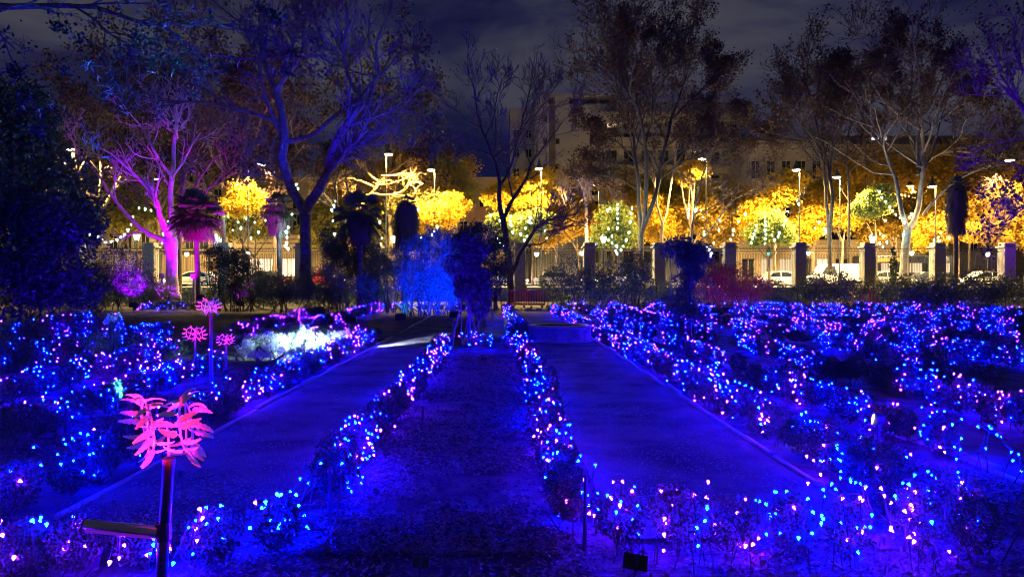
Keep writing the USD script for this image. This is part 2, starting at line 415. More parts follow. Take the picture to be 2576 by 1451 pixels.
BULBS = 0
def light_string(label, pos, seed, mix=(0.52, 0.14, 0.31, 0.03), near=14.0, cable=True, group=None, boost=1.0):
    """pos: bulbs in order along the cable. Near bulbs are parts of their own; those too far to pick apart are joined by colour."""
    global BULBS
    r = rng_of(seed)
    pos = np.asarray(pos)
    BULBS += len(pos)
    t = thing('fairy_lights', label, 'fairy lights', pos[0], group)
    mats = ['led_blue', 'led_sky', 'led_violet', 'led_red']
    # neighbours on the cable come in runs of one colour
    col, k = [], 0
    while len(col) < len(pos):
        col += [int(r.choice(4, p=mix))] * int(r.integers(1, 5))
    far = {0: [], 1: [], 2: [], 3: []}
    for k, p in enumerate(pos):
        ax = r.normal(0, 1, 3); ax[2] = abs(ax[2]) + 0.8
        if p[1] < near and k < 300:
            part(t, 'bulb', bulb_mesh(p, ax, r.uniform(0.48, 0.72) * boost, 6), M[mats[col[k]]])
        else:
            far[col[k]].append(bulb_mesh(p, ax, r.uniform(0.42, 0.62) * boost, 4))
    for c, ms in far.items():
        if ms:
            part(t, 'bulb_cluster', join(*ms), M[mats[c]], kind='stuff')
    if cable and len(pos) > 2:
        a = pos + np.array([0, 0, 0.03])
        mid = (a[:-1] + a[1:]) / 2 - np.array([0, 0, 0.03])
        pts = np.empty((len(a) * 2 - 1, 3)); pts[::2] = a; pts[1::2] = mid
        part(t, 'cable', tube(pts, 0.004, 3), M['rope'])
    return t

def hedge(label, p0, p1, h, w, seed, led=7.0, gap=0.12, mix=(0.52, 0.14, 0.31, 0.03), lights=None, near=14.0, stems=True, rich=1.0, group=None):
    r = rng_of(seed)
    p0, p1 = np.asarray(p0, float), np.asarray(p1, float)
    L = np.linalg.norm(p1 - p0); d = (p1 - p0) / L; s = np.array([-d[1], d[0]])
    t = thing('box_hedge', label, 'hedge', (*p0, 0), group)
    n = max(2, int(L / 0.34))
    lv, st = [], []
    pts, sz = [], []
    for k in range(n):
        c = p0 + d * (k + 0.5 + r.normal(0, 0.15)) * L / n + s * r.normal(0, 0.05)
        hh = h * r.uniform(0.78, 1.12)
        if r.random() > gap * 0.45:
            size = max(0.026, 0.0021 * c[1])
            m = int(rich * min(1500, 1500 * (0.026 / size) ** 1.6))
            u = norm(r.normal(0, 1, (m, 3)))
            rad = np.array([w * 0.5 * r.uniform(0.9, 1.3), w * 0.5 * r.uniform(0.95, 1.35), hh * r.uniform(0.40, 0.52)])
            q = u * rad * r.uniform(0.45, 1.0, (m, 1)) ** 0.5
            q *= 0.75 + 0.5 * meshkit.noise(u * 2.3 + k * 3.7, seed)[:, None]
            q = q + np.array([c[0], c[1], hh - rad[2] * 0.95])
            pts.append(q[q[:, 2] > 0.015]); sz.append(size)
        if stems and c[1] < 17:
            for _ in range(3):
                b = c + r.normal(0, 0.05, 2); e = c + r.normal(0, 0.10, 2)
                a0, a1 = np.array([*b, -0.01]), np.array([*e, hh * r.uniform(0.5, 0.85)])
                mid = (a0 + a1) / 2 + r.normal(0, 0.025, 3)
                st.append(([a0, mid, a1], [r.uniform(0.004, 0.008), 0.005, 0.003]))
    for q, size in zip(pts, sz):
        lv.append(leaves(q, size, r, 0.6))
    part(t, 'foliage', join(*lv), M['box_leaf'], kind='stuff')
    if st:
        part(t, 'stems', tubes(np.array([x[0] for x in st]), np.array([x[1] for x in st]), 5), M['wood'], kind='stuff')
    # the cable wanders over both flanks and the top
    led *= 2.2
    m = int(L * led)
    if m > 1:
        q, u, side, left = [], 0.0, 1, 0
        for k in range(m):
            if left == 0:          # a bunch of bulbs, then a stretch of bare cable
                left = int(r.integers(3, 9)); u += r.exponential(0.42 * 5.5 / led); side = -side if r.random() < 0.45 else side
            left -= 1
            u += r.exponential(0.58 / led)
            if u > L:
                u = r.uniform(0, L)
            lat = side * (w * 0.46 + r.uniform(-0.04, 0.04)) if r.random() < 0.72 else r.uniform(-0.5, 0.5) * w
            z = (r.uniform(0.04, 0.14) if r.random() < 0.16 else r.uniform(0.3, 0.98) * h) if abs(lat) > w * 0.3 else h * r.uniform(0.9, 1.1)
            c = p0 + d * u + s * lat + r.normal(0, 0.02, 2)
            q.append([c[0], c[1], z, u])
        q = np.array(sorted(q, key=lambda a: a[3]))[:, :3]
        light_string(lights or label.replace('box hedge', 'fairy lights over the box hedge'), q, seed + 900, mix, near, group=None)
    return t

B, V = (0.55, 0.15, 0.28, 0.02), (0.25, 0.08, 0.52, 0.15)
hedge('scraggly low box hedge between the left sandy path and the leafy middle bed', (rowx(-1.36, 4.9), 4.9), (rowx(-1.36, 17.4), 17.4), 0.42, 0.28, 11, 8.0, 0.18, lights='blue and violet fairy lights over the hedge left of the leafy middle bed')
hedge('narrow box hedge between the leafy middle bed and the path with the round basin', (rowx(0.42, 4.75), 4.75), (rowx(0.42, 17.2), 17.2), 0.44, 0.25, 12, 8.0, 0.10, lights='fairy lights over the narrow hedge right of the leafy middle bed')
hedge('long box hedge right of the path with the round basin', (rowx(2.78, 4.6), 4.6), (rowx(2.72, 21.0), 21.0), 0.42, 0.36, 13, 11.0, 0.14, B, lights='fairy lights over the long hedge right of the basin path')
hedge('box hedge running on behind the round basin on its right', (rowx(2.62, 22.2), 22.2), (rowx(2.5, 38), 38), 0.40, 0.38, 14, 6.0, 0.1, B, lights='fairy lights over the hedge behind and right of the basin')
hedge('box hedge running on behind the round basin on its left', (rowx(0.35, 21.5), 21.5), (rowx(0.2, 37), 37), 0.42, 0.38, 15, 4.5, 0.1, B, lights='fairy lights over the hedge behind and left of the basin')
hedge('sparse front box hedge closing the path with the round basin', (0.55, 4.62), (2.95, 4.55), 0.40, 0.30, 16, 19.0, 0.22, (0.42, 0.14, 0.38, 0.06), lights='scattered fairy lights in the sparse front hedge closing the basin path', rich=0.8)
hedge('sparse front box hedge between the big wind spinner and the middle bed', (-1.2, 4.62), (-2.95, 3.98), 0.34, 0.28, 17, 17.0, 0.30, (0.40, 0.22, 0.32, 0.06), lights='scattered fairy lights in the front hedge behind the spinner pole', rich=0.8)
hedge('box hedge at the left edge of the left sandy path', (rowx(-3.5, 4.5), 4.5), (rowx(-3.5, 19.4), 19.4), 0.40, 0.34, 18, 8.5, 0.18, B, lights='fairy lights over the hedge left of the left sandy path')
hedge('box hedge across the far end of the leafy middle bed', (rowx(-1.2, 17.7), 17.7), (rowx(0.35, 17.6), 17.6), 0.40, 0.34, 19, 13.0, 0.15, (0.42, 0.2, 0.3, 0.08), lights='fairy lights across the far end of the middle bed')
hedge('short box hedge turning the corner beside the rose pillar left of the basin', (rowx(0.45, 18.6), 18.6), (rowx(0.42, 20.8), 20.8), 0.62, 0.5, 20, 1.0, 0.0, B, lights='few fairy lights on the short dark hedge left of the basin')
# left beds
hedge('second lit box hedge left of the left path', (-5.0, 6.0), (-5.45, 13.6), 0.38, 0.34, 31, 7.5, 0.25, B, lights='fairy lights over the second hedge left of the left path')
hedge('third lit box hedge left of the left path, front stretch', (-6.7, 8.8), (-7.35, 16.8), 0.38, 0.36, 32, 7.0, 0.22, B, lights='fairy lights over the third hedge left of the left path')
hedge('fourth lit box hedge left of the left path under the dark evergreen', (-8.9, 11.6), (-9.5, 20.5), 0.5, 0.5, 33, 6.0, 0.3, (0.4, 0.25, 0.3, 0.05), lights='fairy lights in the low bushes under the dark evergreen')
hedge('fifth lit box hedge at the far left under the dark evergreen', (-11.4, 15.5), (-11.9, 22.5), 0.7, 0.6, 34, 5.5, 0.3, (0.4, 0.25, 0.3, 0.05), lights='fairy lights at the far left below the reddish shrub')
hedge('box hedge with pink lights slanting up behind the white-lit bed', (-7.75, 20.5), (-9.1, 35.5), 0.40, 0.36, 35, 2.0, 0.2, (0.04, 0.0, 0.70, 0.26), lights='pink fairy lights in a slanting row behind the white-lit bed')
hedge('box hedge with dense violet lights right of the pink row', (-6.6, 23.5), (-6.9, 38.5), 0.42, 0.6, 36, 4.0, 0.1, (0.30, 0.06, 0.50, 0.14), lights='dense violet fairy lights right of the pink row')
hedge('box hedge with few violet lights behind the white-lit bed', (-3.7, 21.4), (-7.4, 21.6), 0.34, 0.32, 37, 3.2, 0.2, V, lights='few violet fairy lights just behind the white-lit bed')
hedge('far box hedge below the blue-lit shrub', (-7.2, 39.4), (-2.0, 39.0), 0.40, 0.5, 38, 3.5, 0.1, (0.55, 0.25, 0.15, 0.05), lights='blue fairy lights below the blue-lit shrub')
hedge('small lit box hedge in front of the purple-lit tree', (-19.5, 38.5), (-16.2, 38.2), 0.45, 0.5, 39, 5.0, 0.1, (0.5, 0.25, 0.2, 0.05), lights='few blue fairy lights in front of the purple-lit tree')
# right beds: rows with cross paths between the stretches
ORD = ['first', 'second', 'third', 'fourth', 'fifth', 'sixth', 'seventh', 'eighth', 'ninth', 'tenth', 'eleventh', 'twelfth', 'thirteenth', 'fourteenth', 'fifteenth', 'sixteenth']
XS = [3.98, 5.6, 7.7, 9.8, 11.9, 14.1, 16.4, 18.8, 21.2, 23.8]
CUT = [(5.6, 11.6), (12.8, 18.2), (19.6, 25.2), (26.6, 32.2), (33.4, 39.0)]
STRETCH = ['nearest', 'second', 'third', 'fourth', 'farthest']
rr = rng_of(77)
for i, a in enumerate(XS):
    for j, (y0, y1) in enumerate(CUT):
        y0 = max(y0, (a + 0.2) / 0.715) + rr.uniform(-0.3, 0.3)
        y1 += rr.uniform(-0.4, 0.4)
        if y1 - y0 < 1.0:
            continue
        hedge(f'lit box hedge, {ORD[i]} row right of the long hedge by the basin path, {STRETCH[j]} stretch', (rowx(a, y0) + rr.normal(0, 0.08), y0), (rowx(a, y1) + rr.normal(0, 0.08), y1),
              0.36 + rr.uniform(0, 0.08), 0.28, 100 + i * 10 + j, (9.0, 8.4, 7.0, 6.2, 5.2)[j] * rr.uniform(0.8, 1.2), 0.12, B if rr.random() < 0.6 else (0.48, 0.12, 0.37, 0.03),
              lights=f'fairy lights, {ORD[i]} row right of the long hedge by the basin path, {STRETCH[j]} stretch', near=11.5)
for j, (y, xa, xb) in enumerate([(11.9, 4.3, 7.8), (18.8, 4.2, 13.2), (25.9, 4.4, 18.0), (32.8, 3.2, 22.5), (39.6, 2.4, 26.0)]):
    hedge(f'lit box hedge running across the right beds, {ORD[j]} from the front', (xa, y), (xb, y + rr.normal(0, 0.1)), 0.38, 0.34, 300 + j, (1.2, 1.2, 1.6, 2.4, 3.6)[j], 0.2, B,
          lights=f'fairy lights running across the right beds, {ORD[j]} from the front', near=11.5)

# ================================================================== BUILDINGS BEYOND THE STREET
M['render_pale'] = solid('wall_pale', (0.23, 0.22, 0.215), 0.9, 0.14, 0.25, 0.15, 6.0)
M['render_ochre'] = solid('wall_ochre', (0.25, 0.20, 0.15), 0.9, 0.16, 0.3, 0.15, 6.0)
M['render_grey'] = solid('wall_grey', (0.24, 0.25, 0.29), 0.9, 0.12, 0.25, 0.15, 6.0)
M['brick'] = solid('wall_brick', (0.26, 0.15, 0.10), 0.9, 0.2, 0.6, 0.2, 8.0)
M['roof'] = solid('roof', (0.10, 0.085, 0.08), 0.9, 0.25, 0.7, 0.2, 6.0)
M['frame'] = solid('window_frame', (0.30, 0.29, 0.27), 0.6, 0.1, 3.0)
M['dark_frame'] = solid('window_frame_dark', (0.06, 0.05, 0.05), 0.6, 0.1, 3.0)
M['awning'] = solid('awning', (0.10, 0.16, 0.26), 0.8, 0.1, 3.0)

def holed_wall(x0, x1, z0, z1, Y, holes, depth):
    """Front face at Y with rectangular openings (hx0, hx1, hz0, hz1) and their reveals, plus the block behind."""
    xs = sorted({x0, x1, *[h[0] for h in holes], *[h[1] for h in holes]})
    zs = sorted({z0, z1, *[h[2] for h in holes], *[h[3] for h in holes]})
    v, f = [], []
    def quad(a, b, c, d):
        n = len(v); v.extend([a, b, c, d]); f.append([n, n + 1, n + 2]); f.append([n, n + 2, n + 3])
    for i in range(len(xs) - 1):
        for j in range(len(zs) - 1):
            cx, cz = (xs[i] + xs[i + 1]) / 2, (zs[j] + zs[j + 1]) / 2
            if any(h[0] < cx < h[1] and h[2] < cz < h[3] for h in holes):
                continue
            quad((xs[i], Y, zs[j]), (xs[i + 1], Y, zs[j]), (xs[i + 1], Y, zs[j + 1]), (xs[i], Y, zs[j + 1]))
    for a, b, c, d in holes:
        D = Y + 0.35
        quad((a, Y, c), (a, D, c), (a, D, d), (a, Y, d)); quad((b, Y, c), (b, Y, d), (b, D, d), (b, D, c))
        quad((a, Y, d), (a, D, d), (b, D, d), (b, Y, d)); quad((a, Y, c), (b, Y, c), (b, D, c), (a, D, c))
    y1 = Y + depth
    quad((x0, Y, z0), (x0, Y, z1), (x0, y1, z1), (x0, y1, z0)); quad((x1, Y, z0), (x1, y1, z0), (x1, y1, z1), (x1, Y, z1))
    quad((x0, Y, z1), (x1, Y, z1), (x1, y1, z1), (x0, y1, z1)); quad((x0, y1, z0), (x0, y1, z1), (x1, y1, z1), (x1, y1, z0))
    return np.array(v, float), np.array(f)

def building(name, label, x0, x1, z1, Y, cols, rows, wall, seed, ww=1.1, wh=1.9, base=TER, first=4.5, depth=14.0, cornice=0.35, roof='roof', lit=0.06, balcony=0.0, skip=None, frame='frame', litmat=('lit', 'lit', 'lit_cool'), storey=None):
    r = rng_of(seed)
    t = thing(name, label, 'building', ((x0 + x1) / 2, Y, base))
    zstep = storey or (z1 - base - first - 1.0) / max(rows, 1)
    holes = []
    for j in range(rows):
        for i in range(cols):
            if skip and skip(i, j):
                continue
            cx = x0 + (i + 0.5) * (x1 - x0) / cols
            zz = base + first + j * zstep
            holes.append((cx - ww / 2, cx + ww / 2, zz, zz + wh))
    part(t, 'wall', holed_wall(x0, x1, base - 0.5, z1, Y, holes, depth), M[wall])
    for a, b, c, d in holes:
        e, D = 0.07, Y + 0.24
        fr = join(box(a, a + e, D, D + 0.08, c, d), box(b - e, b, D, D + 0.08, c, d), box(a + e, b - e, D, D + 0.08, c, c + e), box(a + e, b - e, D, D + 0.08, d - e, d),
                  box((a + b) / 2 - 0.03, (a + b) / 2 + 0.03, D + 0.005, D + 0.075, c + e, d - e))
        w = part(t, 'window', fr, M[frame])
        on = r.random() < lit
        part(w, 'pane', box(a + e, b - e, D + 0.09, D + 0.11, c + e, d - e), M[str(r.choice(litmat))] if on else M['pane'])
        if balcony and r.random() < balcony:
            sl = join(box(a - 0.45, b + 0.45, Y - 0.7, Y - 0.003, c - 0.16, c - 0.02))
            bal = part(t, 'balcony', sl, M[wall])
            rails = [box(a - 0.45, b + 0.45, Y - 0.69, Y - 0.65, c + 0.92, c + 0.97), box(a - 0.45, b + 0.45, Y - 0.69, Y - 0.65, c + 0.04, c + 0.07)]
            rails += [box(q, q + 0.03, Y - 0.685, Y - 0.655, c - 0.02, c + 0.92) for q in np.arange(a - 0.45, b + 0.43, 0.16)]
            part(bal, 'railing', join(*rails), M['iron'])
    if cornice:
        part(t, 'cornice', join(box(x0 - cornice, x1 + cornice, Y - cornice, Y + depth + cornice, z1 - 0.006, z1 + 0.45), box(x0 - cornice / 2, x1 + cornice / 2, Y - cornice / 2, Y - 0.004, z1 - 0.5, z1 - 0.006)), M[wall])
    return t, holes

def X(px, Y):
    return at(px, 700, Y)[0]
def Z(py, Y):
    return at(1288, py, Y)[2]

# tall pale block, centre right
Y = 110.0
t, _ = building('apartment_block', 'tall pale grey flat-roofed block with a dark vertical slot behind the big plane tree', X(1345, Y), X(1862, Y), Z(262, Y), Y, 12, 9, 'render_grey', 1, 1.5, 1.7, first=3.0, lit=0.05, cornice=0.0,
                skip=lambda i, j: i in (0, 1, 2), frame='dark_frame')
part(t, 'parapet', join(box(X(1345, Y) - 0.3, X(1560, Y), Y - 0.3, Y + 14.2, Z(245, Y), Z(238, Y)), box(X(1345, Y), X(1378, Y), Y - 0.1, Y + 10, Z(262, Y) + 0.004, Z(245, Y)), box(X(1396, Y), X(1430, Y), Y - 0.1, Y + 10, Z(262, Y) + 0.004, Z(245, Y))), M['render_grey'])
part(t, 'wall_slot', box(X(1381, Y), X(1397, Y), Y - 0.012, Y + 0.3, Z(470, Y), Z(262, Y) - 0.1), M['roof'])
for px, py in ((1371, 300), (1371, 356), (1402, 356), (1371, 420), (1402, 420)):
    w = part(t, 'window', box(X(px - 5, Y), X(px + 5, Y), Y - 0.03, Y - 0.005, Z(py + 7, Y), Z(py - 7, Y)), M['dark_frame'])
    part(w, 'pane', box(X(px - 3.5, Y), X(px + 3.5, Y), Y - 0.04, Y - 0.032, Z(py + 5.5, Y), Z(py - 5.5, Y)), M['pane'])
for py, a, b in ((300, 1500, 1880), (362, 1520, 1878), (430, 1520, 1870), (492, 1520, 1870), (556, 1520, 1870)):
    part(t, 'terrace', join(box(X(a, Y), X(b, Y), Y - 2.1, Y - 0.02, Z(py + 12, Y), Z(py + 8, Y)), box(X(a, Y), X(b, Y), Y - 2.1, Y - 1.95, Z(py + 8, Y) + 0.003, Z(py - 10, Y)),
                            box(X(b, Y) - 0.15, X(b, Y), Y - 1.945, Y - 0.02, Z(py + 8, Y) + 0.003, Z(py - 10, Y))), M['render_pale'])
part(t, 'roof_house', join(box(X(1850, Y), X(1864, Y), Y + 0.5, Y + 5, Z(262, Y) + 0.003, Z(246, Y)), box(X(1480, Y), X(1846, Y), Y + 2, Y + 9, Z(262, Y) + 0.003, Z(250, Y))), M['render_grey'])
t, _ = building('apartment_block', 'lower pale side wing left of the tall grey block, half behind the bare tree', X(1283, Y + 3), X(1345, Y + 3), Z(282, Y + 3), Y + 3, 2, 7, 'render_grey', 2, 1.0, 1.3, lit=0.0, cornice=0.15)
# classical house, right
Y = 100.0
t, _ = building('town_house', 'classical cream town house with tall windows and railed balconies, right of the tall grey block', X(1882, Y), X(2112, Y), Z(372, Y), Y, 6, 4, 'render_pale', 3, 1.25, 2.5, lit=0.10, balcony=0.75, cornice=0.6, frame='frame', first=4.6)
part(t, 'roof', join(box(X(1882, Y), X(2112, Y), Y + 0.8, Y + 12, Z(372, Y) + 0.46, Z(345, Y))), M['roof'])
part(t, 'balustrade', join(*[box(q, q + 0.16, Y - 0.4, Y - 0.24, Z(372, Y) + 0.456, Z(360, Y)) for q in np.arange(X(1884, Y), X(2108, Y), 0.42)], box(X(1882, Y), X(2110, Y), Y - 0.45, Y - 0.2, Z(360, Y) + 0.003, Z(356, Y))), M['render_pale'])
for px in (1905, 1990, 2060):
    part(t, 'chimney', box(X(px, Y), X(px + 12, Y), Y + 3, Y + 4, Z(345, Y) + 0.003, Z(332, Y)), M['brick'])
t, _ = building('town_house', 'dim town house with a dark roof, far right behind the amber trees', X(2116, 104), X(2590, 104), Z(372, 104), 104.0, 12, 4, 'render_ochre', 4, 1.2, 2.2, lit=0.10, cornice=0.5)
part(t, 'roof', box(X(2116, 104), X(2590, 104), 105, 116, Z(372, 104) + 0.46, Z(338, 104)), M['roof'])
for k, px in enumerate((2192, 2208, 2222, 2002)):
    w = part(t, 'dormer', box(X(px, 104), X(px + 11, 104), 104.4, 106, Z(354, 104), Z(340, 104)), M['roof'])
    part(w, 'pane', box(X(px + 1.5, 104), X(px + 9.5, 104), 104.37, 104.395, Z(352, 104), Z(343, 104)), M['lit_cool'] if k < 3 else M['pane'])
# left houses
t, _ = building('town_house', 'cream town house at the far left behind the purple-lit tree crown', X(120, 98), X(338, 98), Z(288, 98), 98.0, 6, 6, 'render_pale', 5, 1.2, 2.2, lit=0.03, cornice=0.5, balcony=0.4)
part(t, 'attic', box(X(268, 98), X(332, 98), 98.6, 106, Z(288, 98) + 0.46, Z(256, 98)), M['render_pale'])
t, _ = building('town_house', 'ochre town house left of the dark forked tree, behind the purple-lit trunk', X(346, 98), X(640, 98), Z(330, 98), 98.0, 8, 5, 'render_ochre', 6, 1.2, 2.2, lit=0.06, cornice=0.5, balcony=0.4)
part(t, 'roof', box(X(346, 98), X(640, 98), 99, 110, Z(330, 98) + 0.46, Z(316, 98)), M['roof'])
t, _ = building('town_house', 'ochre house behind the yellow trees, between the glowing bare tree and the tall grey block', X(648, 102), X(1275, 102), Z(455, 102), 102.0, 16, 3, 'render_ochre', 7, 1.2, 2.2, lit=0.10, cornice=0.5)
t, _ = building('shop_pavilion', 'low street building with a bright shop front left of the dark forked tree', X(596, 92), X(745, 92), Z(600, 92), 92.0, 5, 1, 'render_ochre', 8, 2.2, 2.3, first=0.9, depth=6.0, lit=1.0, cornice=0.3, litmat=('shop',), storey=3)
t, _ = building('brick_tower', 'narrow brick stair tower between the yellow trees, left of the rose pillar', X(1148, 94), X(1222, 94), Z(530, 94), 94.0, 2, 2, 'brick', 9, 1.0, 1.6, depth=6.0, lit=0.2, cornice=0.2)
t, _ = building('shop_pavilion', 'low street building with lit windows right of the tall grey block, behind the railings', X(1860, 93), X(2330, 93), Z(612, 93), 93.0, 10, 1, 'render_ochre', 10, 1.6, 2.4, first=0.8, depth=5.0, lit=0.4, cornice=0.3, storey=3, litmat=('shop', 'lit'))

# ================================================================== STREET FENCE
PILLARS = [195, 380, 567, 760, 945, 1128, 1308, 1482, 1658, 1834, 2010, 2182, 2358, 2532]
FZ0, FZ1 = Z(722, FY), Z(626, FY)
t = lone('plinth_wall', 'low granite plinth wall carrying the street railings', 'wall', join(bevel_box(-60, 60, FY - 0.28, FY + 0.28, -0.1, FZ0, 0.03), box(-60, 60, FY - 0.33, FY + 0.33, -0.1, 0.45)), M['granite'])
def make_pillar(px, label):
    x = X(px, FY)
    t = thing('granite_pillar', label, 'pillar', (x, FY, 0), 'granite pillars of the street railings')
    w = 0.43
    part(t, 'base', bevel_box(x - w - .1, x + w + .1, FY - w - .1, FY + w + .1, -0.1, FZ0 + 0.12, 0.03), M['granite'])
    part(t, 'shaft', bevel_box(x - w, x + w, FY - w, FY + w, FZ0 + 0.123, FZ1 + 0.05, 0.03), M['granite'])
    part(t, 'cap', join(bevel_box(x - w - .13, x + w + .13, FY - w - .13, FY + w + .13, FZ1 + 0.053, FZ1 + 0.18, 0.03), bevel_box(x - w + .02, x + w - .02, FY - w + .02, FY + w - .02, FZ1 + 0.183, FZ1 + 0.46, 0.03)), M['granite'])
    return t
PL = ['left of the dark bush at the far left', 'right behind the lantern, left of the purple-lit trunk', 'lit purple behind the dark bush right of the purple palm', 'hidden behind the forked dark tree', 'left of the tall lamp pole behind the blue bush',
      'behind the rose pillar', 'beside the bare two-stemmed tree', 'left of the lantern and the big plane tree', 'behind the big plane tree trunk', 'left of the railing with the green traffic light', 'right of the green traffic light', 'under the bright lantern right of centre', 'left of the skirted palm at the right', 'nearest the right edge of the picture']
pil = make_pillar(PILLARS[0], 'granite fence pillar ' + PL[0])
for px, l in zip(PILLARS[1:], PL[1:]):
    copy_of(pil, 'granite_pillar', 'granite fence pillar ' + l, (X(px, FY), FY, 0), group='granite pillars of the street railings')

PW = X(1482, FY) - X(1308, FY) - 0.9
def make_panel(label):
    t = thing('iron_railing', label, 'railing', (0, FY, 0), 'iron railings along the street')
    n = 18
    step = PW / n
    for k in range(n):
        xc = -PW / 2 + (k + 0.5) * step
        q = step * 0.26
        a = np.linspace(0, math.pi, 7)
        top = FZ1 - 0.42
        loop = [(xc - q, FY, FZ0 + 0.1), *[(xc - q * math.cos(s), FY, top + q * math.sin(s)) for s in a], (xc + q, FY, FZ0 + 0.1)]
        part(t, 'bar', tube(loop, 0.019, 5), M['iron'])
        u = np.linspace(0, 2 * math.pi, 9)
        part(t, 'scroll', tube([(xc + step * 0.34 * math.cos(s), FY, FZ1 - 0.08 + 0.10 * math.sin(s)) for s in u], 0.016, 4), M['iron'])
        part(t, 'finial', lathe([(0.001, FZ1 + 0.02), (0.03, FZ1 + 0.06), (0.012, FZ1 + 0.1), (0.001, FZ1 + 0.19)], 6, (xc, FY, 0)), M['iron'])
    for z in (FZ0 + 0.12, FZ0 + 0.42, FZ1 - 0.2, FZ1 + 0.02):
        part(t, 'rail', box(-PW / 2 - 0.02, PW / 2 + 0.02, FY - 0.022, FY + 0.022, z - 0.024, z + 0.024), M['iron'])
    return t
RL = [f'black iron railing between two granite pillars, {o} from the left' for o in ORD[:13]]
mid = [(X(a, FY) + X(b, FY)) / 2 for a, b in zip(PILLARS[:-1], PILLARS[1:])]
wid = [(X(b, FY) - X(a, FY) - 0.9) / PW for a, b in zip(PILLARS[:-1], PILLARS[1:])]
rail = make_panel(RL[0])
rp = stage.GetPrimAtPath(rail.path)
UsdGeom.Xformable(rp).ClearXformOpOrder()
rp.GetAttribute('xformOp:translate').Set(Gf.Vec3d(mid[0], FY, 0))
sop = UsdGeom.Xformable(rp)
sop.SetXformOpOrder([UsdGeom.XformOp(rp.GetAttribute('xformOp:translate')), sop.AddScaleOp()])
rp.GetAttribute('xformOp:scale').Set(Gf.Vec3f(wid[0], 1, 1))
for m, w, l in zip(mid[1:], wid[1:], RL[1:]):
    path = '/World/' + numbered('/World', 'iron_railing')
    x = UsdGeom.Xform.Define(stage, path)
    x.GetPrim().GetReferences().AddInternalReference(rail.path)
    x.GetPrim().GetAttribute('xformOp:translate').Set(Gf.Vec3d(m, FY, 0))
    x.GetPrim().GetAttribute('xformOp:scale').Set(Gf.Vec3f(w, 1, 1))
    tag(x.GetPrim(), l, None, 'iron railings along the street'); x.GetPrim().SetInstanceable(True)

# ================================================================== STREET LAMPS, LANTERNS, SIGNAL
def spot(t, p, target, color, inten, cone, radius=0.04, soft=0.4):
    l = UsdLux.SphereLight.Define(stage, t.path + '/light')
    q = np.asarray(p, float) - t.loc
    d = np.asarray(target, float) - np.asarray(p, float); d = d / np.linalg.norm(d)
    z = -d; x = np.cross([0, 0, 1.0], z)
    x = x / np.linalg.norm(x) if np.linalg.norm(x) > 1e-3 else np.array([1.0, 0, 0]); y = np.cross(z, x)
    m = np.eye(4); m[0, :3], m[1, :3], m[2, :3], m[3, :3] = x, y, z, q
    l.AddTransformOp().Set(Gf.Matrix4d(m.tolist()))
    l.CreateRadiusAttr(radius); l.CreateColorAttr(Gf.Vec3f(*color)); l.CreateIntensityAttr(float(inten)); l.CreateNormalizeAttr(True)
    sh = UsdLux.ShapingAPI.Apply(l.GetPrim()); sh.CreateShapingConeAngleAttr(float(cone)); sh.CreateShapingConeSoftnessAttr(float(soft))
    return l
def street_lamp(label, px, py, Y, arm=0.0):
    p = at(px, py, Y)
    bx = p[0] + arm
    t = thing('street_lamp', label, 'street lamp', (bx, Y, TER))
    part(t, 'pole', tube([(bx, Y, TER), (bx, Y, TER + 1.2), (bx, Y, p[2] + 0.1)], [0.09, 0.055, 0.04], 10), M['steel'], 40)
    part(t, 'base', lathe([(0.24, TER), (0.24, TER + 0.1), (0.16, TER + 0.2), (0.15, TER + 0.9), (0.10, TER + 1.0)], 12, (bx, Y, 0)), M['steel'], 40)
    if abs(arm) > 0.05:
        a = np.linspace(0, 1, 7)
        part(t, 'arm', tube([(bx - arm * s, Y, p[2] + 0.1 + 0.5 * math.sin(s * math.pi * 0.6)) for s in a], 0.035, 6), M['steel'], 40)
    top = p[2] + 0.1 + (0.5 * math.sin(0.6 * math.pi) if abs(arm) > 0.05 else 0)
    part(t, 'housing', lathe([(0.36, p[2] + 0.12), (0.37, p[2] + 0.2), (0.2, p[2] + 0.34), (0.03, top + 0.36)], 14, (p[0], Y, 0)), M['steel'], 40)
    spot(t, (p[0], Y, p[2] - 0.12), (p[0], Y, 0), (1.0, 0.64, 0.20), STREET_W, 74, 0.12, 0.25)
    part(t, 'lens', lathe([(0.002, p[2] - 0.05), (0.20, p[2] - 0.03), (0.31, p[2] + 0.03), (0.33, p[2] + 0.09), (0.002, p[2] + 0.092)], 14, (p[0], Y, 0)), M['lamp'], True)
street_lamp('orange street lamp at the far left above the dark evergreen', 177, 378, 62, -1.6)
street_lamp('orange street lamp left of the forked dark tree', 658, 416, 64, -1.2)
street_lamp('tall street lamp on a thin pole beside the bare orange-lit tree', 978, 391, 62, -0.25)
street_lamp('orange street lamp over the yellow tree behind the two-stemmed bare tree', 1356, 427, 63.5, 0.2)
street_lamp('orange street lamp on a dark pole right of the big plane tree', 1767, 402, 63.5, 0.35)
street_lamp('small orange street lamp seen through the trunks of the big plane tree', 1676, 483, 84, 0.3)
street_lamp('orange street lamp over the amber tree right of the classical house front', 2003, 430, 64, 0.3)
street_lamp('orange street lamp at the right edge of the picture', 2540, 406, 60, 1.4)
street_lamp('far orange street lamp low behind the yellow tree', 955, 505, 90, 0.2)
street_lamp('far street lamp hidden in the amber trees left of the skirted palm', 2290, 470, 80, 0.3)
street_lamp('added street lamp buried in the amber leaves left of the skirted palm', 2345, 472, 64, 0.3)  # this and the next two lamps are added to brighten the foliage
street_lamp('added street lamp buried in the amber trees behind the thin-crowned plane tree', 2105, 448, 65, 0.3)
street_lamp('added street lamp buried in the olive-yellow tree left of the rose pillar', 1085, 430, 64, 0.3)
